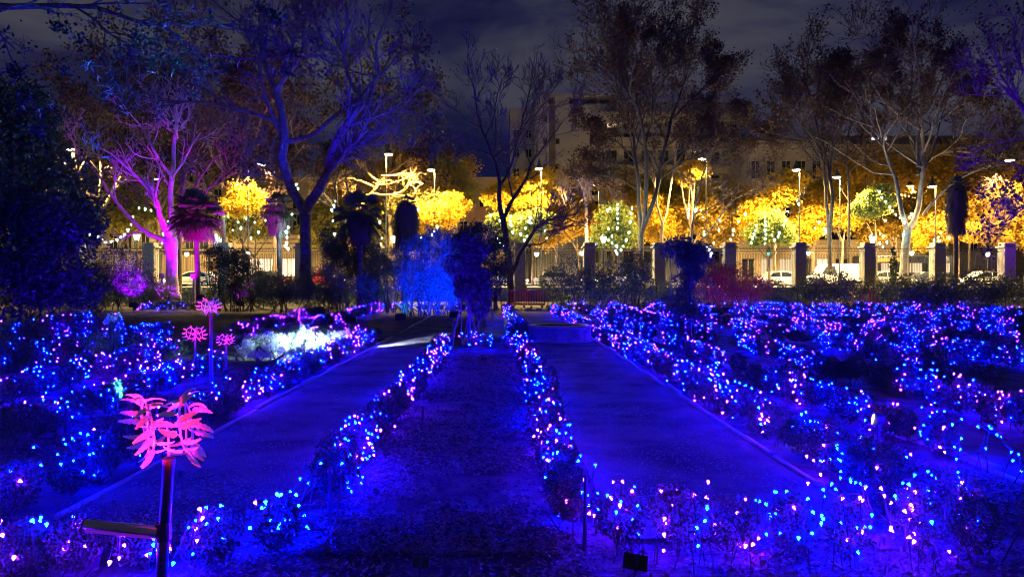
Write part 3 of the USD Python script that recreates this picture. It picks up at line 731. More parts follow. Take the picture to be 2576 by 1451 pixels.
street_lamp('far street lamp behind the drooping bare tree', 1500, 468, 88, 0.3)
street_lamp('far street lamp behind the purple-lit trunk', 395, 452, 86, 0.3)

def lantern(label, px, py, Y, s=1.0):
    p = at(px, py, Y)
    x, z = p[0], p[2]
    t = thing('lantern', label, 'lantern', (x, Y, TER))
    b = TER if Y > FY + 0.4 else 0.0
    part(t, 'post', tube([(x, Y, b), (x, Y, b + 0.8), (x, Y, z - 0.36 * s)], [0.10, 0.06, 0.04], 8), M['iron'], 40)
    part(t, 'glass', lathe([(0.12 * s, z - 0.27 * s), (0.27 * s, z + 0.17 * s), (0.002, z + 0.172 * s)], 6, (x, Y, 0)), M['lantern'] if Y < 70 else M['lantern_far'])
    part(t, 'collar', lathe([(0.04 * s, z - 0.38 * s), (0.12 * s, z - 0.34 * s), (0.14 * s, z - 0.275 * s), (0.002, z - 0.274 * s)], 8, (x, Y, 0)), M['iron'])
    part(t, 'hood', lathe([(0.30 * s, z + 0.178 * s), (0.26 * s, z + 0.24 * s), (0.1 * s, z + 0.36 * s), (0.04 * s, z + 0.42 * s), (0.001, z + 0.52 * s)], 6, (x, Y, 0)), M['iron'])
for l, px, py, Y, s in [('white-lit lantern left of the purple-lit trunk', 344, 596, 57.5, 1.0), ('lantern left of the skirted palm behind the blue bush', 991, 602, 57.5, 0.9), ('lantern between the railings left of the big plane tree', 1518, 602, 57.5, 0.9),
                        ('brightest lantern above the granite pillar at the right', 2195, 601, 57.5, 1.05), ('small lantern low behind the railing right of the bare two-stemmed tree', 1463, 637, 74, 0.8), ('small lantern low behind the railing left of the green signal', 1786, 640, 74, 0.8),
                        ('small lantern low behind the railing right of the green signal', 2034, 637, 74, 0.8), ('small lantern low behind the railing left of the skirted palm', 2294, 636, 74, 0.8), ('small lantern low behind the railing at the far right', 2485, 640, 74, 0.7),
                        ('small lantern in front of the bright shop front at the left', 625, 636, 74, 0.75), ('small lantern low behind the railing left of the shop front', 470, 640, 74, 0.7), ('small lantern low behind the railing by the white parked car', 1350, 640, 74, 0.7)]:
    lantern(l, px, py, Y, s)
Y = 76; p = at(1932, 638, Y)
t = thing('traffic_signal', 'traffic signal showing green behind the railing', 'traffic light', (p[0], Y, TER))
part(t, 'pole', tube([(p[0], Y + .1, TER), (p[0], Y + .1, p[2] + 0.9)], 0.06, 8), M['steel'])
part(t, 'housing', bevel_box(p[0] - .17, p[0] + .17, Y - .12, Y + .04, p[2] - .2, p[2] + .8, .03), M['black_plastic'])
for k, (dz, mm) in enumerate(((0, 'signal_green'), (.3, 'pane'), (.6, 'pane'))):
    part(t, 'lens', lathe([(0.13, -0.02), (0.11, 0.01), (0.001, 0.03)], 12), M[mm])
    q = stage.GetPrimAtPath(t.path + '/' + ('lens' if k == 0 else f'lens_{k:03d}'))
    pts = np.array(q.GetAttribute('points').Get()) + t.loc
    q.GetAttribute('points').Set(Vt.Vec3fArray.FromNumpy((np.column_stack([pts[:, 0] + p[0], Y - .125 - pts[:, 2], pts[:, 1] + p[2] + dz]) - t.loc).astype(np.float32)))

# ================================================================== CARS
M['car_white'] = solid('car_white', (0.72, 0.73, 0.74), 0.3, 0.03, 2.0, 0, 40, 0.5)
M['car_silver'] = solid('car_silver', (0.42, 0.44, 0.46), 0.3, 0.03, 2.0, 0, 40, 0.5, 0.4)
M['car_dark'] = solid('car_dark', (0.03, 0.035, 0.05), 0.25, 0.05, 2.0, 0, 40, 0.5)
M['car_red'] = solid('car_red', (0.35, 0.03, 0.03), 0.3, 0.05, 2.0, 0, 40, 0.5)
def make_car(label, x, y, paint, face=1, van=False, group='cars on the street behind the railings'):
    """A car seen from the side, face=1 drives to the right."""
    t = thing('delivery_van' if van else 'parked_car', label, 'van' if van else 'car', (x, y, TER - 0.12), group)
    z0 = TER - 0.12
    L, W, H = (5.2, 1.95, 2.2) if van else (4.3, 1.76, 1.46)
    def sec(u, k):       # outline of the body at length u: half width at sill/shoulder/roof and heights
        return u, k
    if van:
        low = [(-2.6, .35), (-2.55, 1.05), (-2.5, 1.1), (1.75, 1.1), (2.45, 1.0), (2.6, .75), (2.6, .35)]
        cab = [(-2.5, 1.1), (-2.45, 2.1), (-2.2, 2.2), (0.9, 2.2), (1.25, 2.1), (1.8, 1.1)]
    else:
        low = [(-2.13, .32), (-2.15, .72), (-2.05, .88), (-1.3, .94), (.95, .92), (1.75, .80), (2.08, .66), (2.15, .45), (2.12, .3)]
        cab = [(-1.85, .9), (-1.35, 1.36), (-.95, 1.45), (.1, 1.46), (.45, 1.38), (1.15, .9)]
    def ring(poly, w0, w1, zmid):
        p = np.array(poly); zlo, zhi = p[:, 1].min(), p[:, 1].max()
        k = (p[:, 1] - zlo) / max(zhi - zlo, 1e-6)
        w = w0 + (w1 - w0) * k
        n = len(p)
        a = np.column_stack([x + face * p[:, 0], y - w, z0 + p[:, 1]]); b = np.column_stack([x + face * p[:, 0], y + w, z0 + p[:, 1]])
        v = np.vstack([a, b]); f = []
        for i in range(n):
            j = (i + 1) % n
            f += [[i, j, n + j], [i, n + j, n + i]]
        import shapely.geometry as sg, trimesh
        tri = [(0, i, i + 1) for i in range(1, n - 1)]
        f += [[a_, b_, c_] for a_, b_, c_ in tri] + [[n + a_, n + c_, n + b_] for a_, b_, c_ in tri]
        return v, np.array(f)
    b = part(t, 'body', ring(low, W / 2, W / 2 - .03, 0), M[paint])
    part(b, 'cabin', ring(cab, W / 2 - .05, W / 2 - .22, 0), M[paint])
    glass = [(-1.45, .98), (-1.15, 1.32), (-.5, 1.36), (-.5, .98)], [(-.42, .98), (-.42, 1.36), (.15, 1.36), (.45, 1.28), (.95, .98)]
    if van:
        glass = ([(.2, 1.2), (.2, 1.95), (1.05, 1.95), (1.55, 1.2)],)
    zc0, zc1 = min(c[1] for c in cab), max(c[1] for c in cab)
    for g in glass:
        for s in (-1, 1):
            pts = []
            for u, h in g:
                k = (h - zc0) / (zc1 - zc0)
                pts.append((x + face * u, y + s * (W / 2 - .05 - .17 * k + .012), z0 + h))
            part(t, 'side_window', (np.array(pts), np.array([(0, i, i + 1) for i in range(1, len(pts) - 1)])), M['pane'])
    for u in ((-1.55, 1.55) if van else (-1.32, 1.30)):
        for s in (-1, 1):
            yc = y + s * (W / 2 - .08)
            v, f = lathe([(0.001, -.1), (.3, -.1), (.33, -.06), (.33, .06), (.3, .1), (0.001, .1)], 16)
            wv = np.column_stack([v[:, 0] + x + face * u, v[:, 2] + yc, v[:, 1] + z0 + .33])
            w = part(t, 'wheel', (wv, f), M['rubber'])
            v, f = lathe([(0.001, -.125), (.18, -.115), (.2, -.1), (0.001, -.09)], 12)
            part(w, 'rim', (np.column_stack([v[:, 0] + x + face * u, -s * v[:, 2] + yc, v[:, 1] + z0 + .33]) if s > 0 else np.column_stack([v[:, 0] + x + face * u, v[:, 2] + yc, v[:, 1] + z0 + .33]), f), M['chrome'])
    e = L / 2
    for s in (-1, 1):
        q = y + s * (W / 2 - .3)
        part(t, 'headlight', box(min(x + face * (e - .12), x + face * (e + .02)), max(x + face * (e - .12), x + face * (e + .02)), q - .17, q + .17, z0 + .56, z0 + .7), M['head'])
        part(t, 'taillight', box(min(x - face * (e - .12), x - face * (e + .02)), max(x - face * (e - .12), x - face * (e + .02)), q - .17, q + .17, z0 + .62, z0 + .78), M['tail'])
    return t
for l, px, Y, pnt, fc, van in [('white car behind the railing left of the bare two-stemmed tree', 1268, 67.0, 'car_white', 1, False), ('silver car behind the railing right of the bare two-stemmed tree', 1402, 67.5, 'car_silver', 1, False),
                               ('white car behind the railing right of the purple-lit trunk', 488, 67.0, 'car_white', -1, False), ('silver car at the far left behind the lantern post', 362, 70.0, 'car_silver', 1, False),
                               ('dark car behind the railing left of the forked dark tree', 660, 67.0, 'car_dark', -1, False), ('red car behind the railing right of the forked dark tree', 815, 70.0, 'car_red', 1, False),
                               ('silver car behind the railing beside the big plane tree trunk', 1560, 67.0, 'car_silver', -1, False), ('white car behind the railing below the green signal', 1970, 67.0, 'car_white', 1, False),
                               ('white van behind the railing right of the green signal', 2098, 70.0, 'car_white', -1, True), ('silver car behind the railing under the brightest lantern', 2235, 67.0, 'car_silver', 1, False),
                               ('dark car behind the railing left of the skirted palm', 2325, 70.5, 'car_dark', -1, False), ('white car behind the railing at the far right', 2470, 67.0, 'car_white', -1, False)]:
    make_car(l, X(px, Y), Y, pnt, fc, van)
# bus
Y = 78.0; x0, x1 = X(2170, Y), X(2400, Y)
t = thing('city_bus', 'long city bus with an orange lit side display, behind the railing under the brightest lantern', 'bus', ((x0 + x1) / 2, Y, TER))
part(t, 'body', bevel_box(x0, x1, Y, Y + 2.5, TER + .3, TER + 3.1, .12), M['car_dark'])
for k in range(6):
    a = x0 + .5 + k * (x1 - x0 - .8) / 6
    part(t, 'side_window', box(a, a + (x1 - x0) / 6 - .28, Y - .02, Y - .004, TER + 1.3, TER + 2.3), M['lit'] if k % 2 else M['pane'])
part(t, 'display', box(X(2208, Y), X(2262, Y), Y - .03, Y - .006, TER + 2.45, TER + 2.85), M['display'])
for u in (x0 + 1.8, x1 - 1.8):
    v, f = lathe([(0.001, -.12), (.45, -.12), (.48, 0), (.45, .12), (0.001, .12)], 16)
    part(t, 'wheel', (np.column_stack([v[:, 0] + u, v[:, 2] + Y + .12, v[:, 1] + TER + .37]), f), M['rubber'])

# ================================================================== TREES
def bare_tree(name, label, limbs, Y, seed, bark='bark', kids=(6, 6, 5), lenr=(0.5, 0.5, 0.5), drift=0.5, up=0.12, rmin=0.012, leaf=None, leafn=0, leafs=0.2, group=None, ang=(25, 60), tw='twig', K0=14, wob=0.18, trunk_limbs=1, t0=0.25, leafz=None):
    """limbs: outlines of the trunk and main boughs; finer branches grow out of them."""
    r = rng_of(seed)
    base, _ = px_limb([limbs[0][0]], Y)
    t = thing(name, label, 'tree', (base[0][0], Y, 0), group)
    P, R = [], []
    for k, l in enumerate(limbs):
        p, w = px_limb(l, Y, drift if k >= trunk_limbs else 0.0, r)
        if k >= trunk_limbs:
            p[:, 1] += np.linspace(0, r.normal(0, drift * 3), len(p))
        p, w = resample(p, w, K0, 0.012 if k < trunk_limbs else 0.03, r)
        P.append(p); R.append(w)
    P, R = np.array(P), np.array(R)
    part(t, 'trunk', tubes(P, R, 10), M[bark], smooth=True)
    tips = []
    src = P[trunk_limbs:] if len(P) > trunk_limbs else P, R[trunk_limbs:] if len(P) > trunk_limbs else R
    cur = src
    big, small = [], []
    pool = []
    for k, n in enumerate(kids):
        cur = spawn(*cur, n, lenr[k], r, ang, up, wob, 6 if k == 0 else 5, t0, 0.55, rmin * (1.0 if k == len(kids) - 1 else 1.5))
        pool.append(cur[0][:, 2:].reshape(-1, 3))
        (big if k == 0 else small).append(tubes(*cur, 5 if k == 0 else 3, cap=False))
    part(t, 'boughs', join(*big), M[bark], smooth=True, kind='stuff')
    part(t, 'twigs', join(*small), M[tw], kind='stuff')
    if leaf:
        ends = np.vstack([pool[-1][r.integers(0, len(pool[-1]), int(leafn * .6))], pool[-2][r.integers(0, len(pool[-2]), leafn - int(leafn * .6))]])
        pk = ends + r.normal(0, leafs * 1.1, (leafn, 3))
        if leafz:
            pk = pk[pk[:, 2] > leafz]
        part(t, 'foliage', leaves(pk, leafs, r, 0.8), M[leaf], kind='stuff')
    return t

# the purple-lit pale tree at the left
T1 = [[(433, 752, 46), (433, 726, 33), (432, 690, 29), (432, 640, 29), (430, 613, 34), (430, 590, 26)],
      [(430, 596, 24), (437, 573, 17), (434, 540, 15), (433, 498, 13), (435, 453, 12), (443, 419, 10.5), (445, 374, 9.5), (446, 343, 9), (456, 318, 7), (450, 284, 5), (458, 252, 3.5), (462, 200, 2)],
      [(429, 596, 22), (420, 572, 17), (408, 540, 13), (405, 505, 10), (380, 469, 9), (360, 446, 7.5), (335, 419, 6), (306, 394, 4), (279, 381, 2.5), (240, 362, 1.5)],
      [(425, 612, 16), (412, 603, 12), (376, 587, 10), (333, 553, 9), (293, 503, 8), (276, 477, 7), (248, 430, 5), (214, 401, 4), (190, 350, 2)],
      [(404, 527, 9), (376, 500, 7), (351, 471, 6), (340, 451, 5), (306, 435, 3), (270, 420, 1.5)],
      [(436, 455, 9), (428, 437, 9), (405, 410, 8), (392, 379, 7), (376, 354, 6), (365, 329, 4.5), (353, 311, 3.5), (338, 293, 2.5), (300, 240, 1.5)],
      [(446, 345, 6), (443, 340, 5.5), (419, 320, 5), (403, 298, 4), (385, 250, 2.5), (370, 200, 1.5)],
      [(428, 327, 5), (419, 293, 4.5), (394, 268, 3.5), (383, 243, 2.5), (350, 200, 1.5)],
      [(455, 320, 5), (471, 298, 4.5), (484, 266, 3.5), (490, 230, 2), (500, 190, 1.2)],
      [(452, 310, 5), (459, 293, 4.5), (471, 268, 3.5), (495, 243, 3), (520, 205, 1.8)],
      [(446, 343, 5), (440, 310, 4.5), (433, 285, 4), (432, 250, 3), (420, 190, 1.5)]]
bare_tree('pale_tree', 'pale-barked bare tree lit bright purple from below, at the left', T1, 46, 41, 'pale_bark', (7, 6, 4), (0.40, 0.5, 0.5), 0.45, 0.10, 0.010, 'brown_leaf', 900, 0.16, tw='pale_bark')
# dark tree behind it
bare_tree('dark_bare_tree', 'dark bare tree standing just behind the purple-lit pale tree', [
    [(446, 735, 22), (448, 640, 18), (450, 560, 15), (455, 500, 13)], [(455, 505, 13), (462, 450, 11), (470, 410, 9), (478, 370, 7), (486, 330, 5), (500, 260, 2)],
    [(460, 520, 10), (490, 480, 8), (516, 440, 6), (540, 410, 5), (580, 375, 4), (640, 350, 2)], [(466, 430, 8), (492, 380, 6), (505, 330, 4.5), (530, 280, 2)],
    [(448, 590, 9), (400, 545, 8), (370, 515, 6), (330, 480, 4), (300, 420, 2)], [(452, 540, 8), (500, 520, 6), (545, 470, 5), (600, 430, 3), (640, 400, 2)], [(458, 470, 6), (420, 400, 5), (390, 350, 3), (380, 290, 2)]], 51, 42, 'bark', (7, 6, 5), (0.55, 0.5, 0.5), 0.6, 0.12, 0.012, 'brown_leaf', 1600, 0.2)
# the big forked tree with blue light on its right boughs
T2 = [[(767, 752, 52), (767, 735, 42), (769, 660, 29), (769, 607, 28), (769, 550, 29), (769, 515, 36)],
      [(765, 530, 28), (751, 504, 25), (727, 465, 25), (707, 399, 25), (711, 333, 23), (699, 266, 19), (691, 226, 19), (667, 160, 13), (651, 90, 11), (640, 20, 9), (636, -60, 6)],
      [(772, 530, 28), (786, 500, 26), (810, 467, 24), (830, 430, 22), (836, 399, 21), (857, 349, 19), (884, 316, 18), (918, 272, 17)],
      [(917, 275, 12), (894, 226, 11), (874, 180, 10), (867, 133, 9), (872, 83, 8), (877, 17, 7), (880, -60, 5)],
      [(918, 275, 12), (937, 226, 11), (952, 180, 9), (947, 143, 7), (950, 100, 5), (975, 40, 3), (1000, -20, 2)],
      [(692, 228, 12), (727, 173, 10), (747, 126, 8), (754, 93, 7), (765, 30, 5), (790, -40, 3)],
      [(920, 282, 6), (950, 284, 5), (983, 283, 5), (1020, 276, 4.5), (1060, 240, 3), (1100, 226, 2)],
      [(1010, 277, 3), (1050, 290, 2.5), (1085, 320, 2), (1105, 360, 1)],
      [(940, 190, 6), (920, 186, 5), (880, 172, 4), (830, 150, 3), (780, 120, 2)],
      [(868, 140, 5), (820, 100, 4), (790, 60, 3), (760, 10, 2)],
      [(948, 150, 4), (990, 120, 3.5), (1030, 130, 3), (1060, 170, 1.5)],
      [(745, 490, 8), (730, 470, 6), (690, 440, 5), (640, 410, 3), (600, 400, 2)]]
bare_tree('forked_tree', 'big dark forked tree with blue light on its right boughs, left of centre', T2, 42, 43, 'bark', (10, 9, 6), (0.55, 0.55, 0.5), 0.45, 0.10, 0.012, 'dark_leaf', 1500, 0.22)
# two-stemmed bare tree in the centre
T3 = [[(1286, 770, 22), (1285, 735, 19), (1283, 700, 18), (1280, 655, 19), (1271, 590, 16), (1264, 545, 16)],
      [(1264, 550, 14), (1256, 500, 11), (1257, 455, 10), (1246, 416, 8), (1230, 376, 7), (1210, 320, 5), (1198, 270, 4), (1190, 220, 3), (1172, 165, 1.5)],
      [(1266, 548, 12), (1276, 530, 10), (1289, 500, 9), (1321, 450, 7), (1335, 410, 6), (1348, 390, 5), (1390, 335, 3.5), (1420, 290, 2)],
      [(1284, 690, 15), (1297, 665, 12), (1312, 632, 10), (1338, 593, 8), (1361, 567, 7), (1394, 550, 5), (1421, 550, 4), (1454, 567, 2)],
      [(1256, 470, 8), (1278, 430, 7), (1291, 393, 6), (1308, 326, 5), (1321, 266, 4), (1331, 225, 3), (1340, 170, 1.5)],
      [(1300, 350, 4), (1330, 300, 3), (1370, 260, 2.5), (1400, 210, 1.5)], [(1235, 390, 5), (1200, 380, 4), (1170, 390, 3), (1140, 385, 1.5)], [(1222, 350, 4), (1240, 300, 3.5), (1250, 250, 3), (1262, 190, 1.5)]]
bare_tree('two_stemmed_tree', 'slim dark bare tree with two stems beside a granite pillar, at the centre', T3, 46, 44, 'dark_bark', (11, 8, 6), (0.5, 0.5, 0.5), 0.4, 0.12, 0.012)
# plane trees on the pavement
T4 = [[(1616, 700, 17), (1613, 640, 14), (1612, 610, 14), (1615, 575, 16)],
      [(1614, 585, 13), (1608, 523, 11), (1601, 440, 9), (1594, 400, 8), (1591, 350, 7), (1575, 300, 5), (1540, 230, 3), (1520, 170, 1.5)],
      [(1617, 580, 13), (1624, 530, 11), (1626, 440, 10), (1621, 366, 9), (1608, 283, 8), (1588, 250, 6), (1561, 195, 5), (1550, 120, 3), (1560, 60, 1.5)],
      [(1620, 570, 13), (1641, 517, 11), (1661, 440, 10), (1664, 416, 9), (1681, 343, 8), (1691, 293, 7), (1721, 216, 5), (1741, 150, 3), (1755, 80, 1.5)],
      [(1622, 370, 6), (1633, 330, 6), (1644, 283, 5), (1641, 200, 4), (1640, 120, 2.5), (1630, 50, 1.5)],
      [(1608, 285, 5), (1600, 210, 4), (1610, 140, 3), (1600, 60, 1.5)], [(1690, 300, 5), (1740, 250, 4), (1790, 200, 3), (1820, 150, 1.5)],
      [(1675, 370, 5), (1730, 330, 4), (1790, 300, 3), (1850, 270, 1.5)], [(1594, 400, 5), (1560, 360, 4), (1520, 330, 3), (1480, 300, 1.5)], [(1605, 480, 5), (1560, 440, 4), (1520, 430, 3), (1480, 420, 1.5)], [(1660, 450, 4), (1720, 410, 4), (1780, 380, 3), (1850, 350, 1.5)]]
bare_tree('plane_tree', 'big plane tree with a full brown crown in front of the tall grey block', T4, 60, 45, 'dark_bark', (12, 9, 6), (0.5, 0.55, 0.55), 0.6, 0.10, 0.013, 'brown_leaf', 30000, 0.18, tw='dark_bark')
T5 = [[(2088, 690, 14), (2087, 640, 11), (2087, 600, 11), (2085, 565, 13)],
      [(2084, 572, 10), (2075, 507, 8), (2065, 440, 7), (2045, 376, 6), (2015, 346, 4), (1985, 300, 2.5), (1960, 240, 1.5)],
      [(2087, 570, 11), (2092, 507, 9), (2087, 440, 8), (2075, 390, 7), (2062, 350, 6), (2045, 283, 5), (2029, 216, 3.5), (2015, 165, 1.5)],
      [(2088, 450, 6), (2095, 333, 5), (2092, 266, 4), (2100, 200, 2)], [(2060, 340, 4), (2085, 280, 3), (2110, 220, 2.5), (2120, 170, 1.5)], [(2040, 370, 4), (2000, 370, 3), (1960, 350, 2), (1930, 320, 1.2)],
      [(2136, 620, 7), (2135, 557, 6), (2135, 483, 5.5), (2130, 380, 4.5), (2140, 300, 3), (2160, 220, 1.5)]]
bare_tree('plane_tree', 'plane tree with a thin brown crown right of the classical town house', T5, 61, 46, 'dark_bark', (11, 8, 6), (0.5, 0.55, 0.55), 0.6, 0.11, 0.013, 'brown_leaf', 15000, 0.18, tw='dark_bark')
T6 = [[(2273, 730, 24), (2275, 660, 20), (2278, 620, 19), (2285, 570, 20)],
      [(2282, 578, 14), (2265, 537, 11), (2248, 457, 9), (2232, 423, 8), (2215, 383, 7), (2192, 333, 5), (2148, 276, 3), (2110, 220, 1.5)],
      [(2288, 575, 16), (2301, 540, 13), (2308, 457, 11), (2308, 416, 10), (2301, 366, 9), (2288, 283, 7), (2278, 200, 5), (2260, 130, 3), (2250, 70, 1.5)],
      [(2309, 420, 8), (2316, 350, 6.5), (2335, 280, 5), (2345, 200, 3.5), (2350, 110, 1.5)],
      [(2309, 440, 7), (2330, 415, 6), (2358, 396, 5.5), (2398, 376, 5), (2465, 370, 4), (2531, 376, 2.5), (2570, 395, 1.5)],
      [(2322, 540, 6), (2348, 490, 5.5), (2398, 445, 5), (2465, 426, 4), (2520, 420, 3), (2565, 440, 1.5)],
      [(2300, 360, 5), (2260, 310, 4), (2230, 250, 3), (2200, 180, 1.5)], [(2320, 340, 5), (2370, 300, 4), (2420, 260, 3), (2460, 230, 1.5)], [(2285, 270, 4), (2310, 190, 3.5), (2320, 130, 2.5), (2310, 60, 1.2)], [(2338, 270, 4), (2380, 200, 3), (2410, 140, 1.5)]]
bare_tree('plane_tree', 'tall plane tree with a pale trunk wound with white lights, at the right', T6, 59, 47, 'plane_bark', (11, 8, 6), (0.5, 0.55, 0.55), 0.6, 0.10, 0.013, 'brown_leaf', 19000, 0.18, tw='dark_bark')
# slender trunks between the planes
bare_tree('young_plane_tree', 'slender dark tree right beside the big plane tree', [[(1668, 690, 11), (1664, 607, 9), (1667, 557, 8)], [(1667, 560, 7), (1681, 523, 6), (1694, 440, 5.5), (1704, 380, 4.5), (1717, 300, 3), (1730, 230, 1.5)], [(1666, 560, 6), (1655, 515, 5), (1650, 440, 4), (1655, 360, 2)],
          [(1700, 410, 4), (1740, 370, 3), (1790, 350, 1.5)]], 64, 48, 'bark', (7, 6, 4), (0.6, 0.5, 0.5), 0.5, 0.15, 0.014, 'brown_leaf', 1500, 0.24)
bare_tree('bare_street_tree', 'thin leaning bare tree with wiry twigs left of the green signal', [[(1738, 720, 7), (1737, 640, 6), (1742, 560, 5)], [(1742, 565, 5), (1752, 500, 4), (1768, 440, 3), (1790, 380, 1.5)], [(1740, 620, 4), (1780, 590, 3.5), (1810, 545, 3), (1850, 500, 2.5), (1900, 480, 1.5)], [(1745, 540, 4), (1790, 520, 3), (1840, 480, 2), (1880, 430, 1.2)]], 58, 49, 'bark', (9, 7, 4), (0.6, 0.5, 0.5), 0.3, 0.1, 0.012)
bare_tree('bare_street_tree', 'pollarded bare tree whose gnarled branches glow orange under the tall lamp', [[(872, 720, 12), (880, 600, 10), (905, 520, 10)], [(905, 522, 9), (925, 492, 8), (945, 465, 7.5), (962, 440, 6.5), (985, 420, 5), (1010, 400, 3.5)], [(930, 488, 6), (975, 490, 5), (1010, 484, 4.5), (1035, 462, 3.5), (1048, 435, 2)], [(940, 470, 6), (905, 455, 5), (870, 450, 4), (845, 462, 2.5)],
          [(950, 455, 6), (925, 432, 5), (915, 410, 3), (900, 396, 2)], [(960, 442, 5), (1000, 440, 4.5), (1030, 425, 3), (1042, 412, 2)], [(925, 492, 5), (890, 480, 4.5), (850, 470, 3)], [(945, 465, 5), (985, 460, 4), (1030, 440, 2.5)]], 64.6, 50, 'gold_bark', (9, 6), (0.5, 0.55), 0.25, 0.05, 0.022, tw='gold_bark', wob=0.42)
bare_tree('bare_street_tree', 'drooping bare tree with curling amber twigs right of the bright yellow tree', [[(1478, 720, 11), (1476, 600, 9), (1474, 500, 8)], [(1474, 505, 7), (1460, 470, 5), (1440, 450, 4), (1420, 460, 3), (1410, 500, 1.5)], [(1475, 500, 7), (1490, 460, 5), (1515, 450, 4), (1540, 470, 3), (1550, 510, 1.5)], [(1474, 490, 6), (1472, 450, 4), (1465, 430, 3), (1440, 440, 1.5)], [(1476, 495, 6), (1495, 440, 4), (1520, 430, 2)]], 70, 51, 'pale_bark', (9, 7, 4), (0.6, 0.6, 0.5), 0.4, -0.16, 0.016, tw='pale_bark', wob=0.3, leaf='amber_leaf', leafn=1400, leafs=0.22)
bare_tree('bare_street_tree', 'thin dark bare tree between the forked tree and the glowing orange tree', [[(880, 700, 10), (868, 600, 8), (850, 520, 7)], [(850, 525, 6), (840, 470, 5), (850, 420, 3.5), (870, 370, 2)], [(862, 570, 6), (880, 510, 5), (875, 440, 4), (895, 380, 2.5), (905, 330, 1.5)], [(855, 545, 5), (815, 500, 4), (780, 470, 2)]], 55, 52, 'bark', (8, 6, 5), (0.6, 0.5, 0.5), 0.4, 0.1, 0.012)
# brownish trees behind at the left
for k, (l, px, wd, top, yy, sd, nl) in enumerate([('brown-leaved street tree at the far left behind the dangling pale leaves', 250, 130, 120, 63, 61, 4000), ('brown-leaved street tree behind the purple-lit pale tree crown', 560, 150, 60, 66, 62, 6500), ('brown-leaved street tree behind the forked tree', 690, 150, 110, 68, 63, 6000), ('brown-leaved street tree right of the forked tree, above the orange-lit branches', 980, 120, 200, 70, 64, 4500), ('brown-leaved street tree at the upper left behind the overhanging boughs', 400, 150, 60, 72, 65, 5000)]):
    h = 620 - top
    bare_tree('brown_tree', l, [[(px, 690, 13), (px + 3, 610, 11), (px, 540, 10)], [(px, 545, 9), (px - wd * .35, 430, 6), (px - wd * .5, 320, 4), (px - wd * .6, top + h * .25, 1.5)], [(px, 545, 9), (px + 6, 430, 7), (px - 6, 300, 5), (px + 4, top + 30, 1.5)],
              [(px, 540, 9), (px + wd * .3, 430, 6), (px + wd * .5, 330, 4), (px + wd * .55, top + h * .2, 1.5)], [(px, 500, 6), (px + wd * .5, 450, 4), (px + wd * .85, 400, 1.5)], [(px, 500, 6), (px - wd * .5, 460, 4), (px - wd * .85, 410, 1.5)]], yy, sd, 'bark', (9, 7, 5), (0.6, 0.5, 0.5), 0.7, 0.1, 0.016, 'brown_leaf', int(nl * 1.6), 0.26)
# tree half outside the frame at the right, washed with violet
bare_tree('edge_tree', 'bare tree at the right edge whose twigs are washed with violet light', [[(2760, 800, 40), (2740, 600, 34), (2700, 450, 30)], [(2700, 460, 24), (2640, 390, 18), (2575, 345, 12), (2531, 300, 9), (2481, 258, 6), (2440, 230, 2)], [(2700, 450, 24), (2650, 330, 18), (2600, 240, 12), (2575, 193, 10), (2548, 150, 7), (2540, 60, 3)], [(2600, 300, 10), (2548, 240, 7), (2511, 196, 6), (2495, 150, 5), (2480, 90, 2)],
          [(2640, 400, 10), (2570, 430, 7), (2520, 470, 4), (2500, 520, 2)], [(2720, 600, 16), (2640, 540, 10), (2570, 520, 7), (2520, 540, 4), (2490, 580, 2)]], 34, 66, 'bark', (8, 7, 5), (0.5, 0.5, 0.5), 0.5, 0.1, 0.010, 'brown_leaf', 1200, 0.16)

# ------------------------------------------------------------------ leafy street trees lit by the lamps
def leafy_tree(name, label, px, base, crowns, Y, leaf, n, seed, ls=0.22, bark='bark', group=None):
    """crowns: (px, py, rx, ry) lobes in picture units at about Y."""
    r = rng_of(seed)
    b = at(px, base, Y); b[2] = TER if Y > FY + 0.5 else 0
    t = thing(name, label, 'tree', b, group)
    P, R = [], []
    tot = sum(c[2] * c[3] for c in crowns)
    lv, br = [], []
    top = min(crowns, key=lambda c: c[1])
    fork = np.array([b[0], Y, b[2] + 0.45 * (at(top[0], top[1], Y)[2] - b[2])])
    tr = tube([b, (b + fork) / 2 + r.normal(0, .05, 3) * [1, 1, 0], fork], [0.16, 0.13, 0.11], 8)
    for (cx, cy, rx, ry) in crowns:
        c = at(cx, cy, Y); sx, sz = rx * Y / F, ry * Y / F
        sy = min(sx, 2.6)
        c[1] += r.normal(0, 0.4)
        e = c + r.normal(0, .2, 3)
        br.append(resample([fork, (fork + e) / 2 + r.normal(0, .2, 3), e], [0.09, 0.06, 0.02], 8))
        m = int(n * rx * ry / tot)
        # clumps inside the lobe
        k = max(6, m // 34)
        u = norm(r.normal(0, 1, (k, 3))) * r.uniform(0.25, 1.05, (k, 1)) ** 0.6
        cc = u * [sx, sy, sz] + c
        q = cc[r.integers(0, k, m)] + r.normal(0, 1, (m, 3)) * np.array([0.17, 0.17, 0.14]) * (sx + sz) * 0.5
        lv.append(q)
        for x in cc[:: max(1, k // 14)]:
            br.append(resample([e, (e + x) / 2 + r.normal(0, .15, 3), x], [0.04, 0.025, 0.012], 8))
    part(t, 'trunk', tr, M[bark], smooth=True)
    part(t, 'boughs', tubes(np.array([x[0] for x in br]), np.array([x[1] for x in br]), 4), M[bark], kind='stuff')
    part(t, 'crown', leaves(np.vstack(lv), ls, r, 0.8), M[leaf], kind='stuff')
    return t
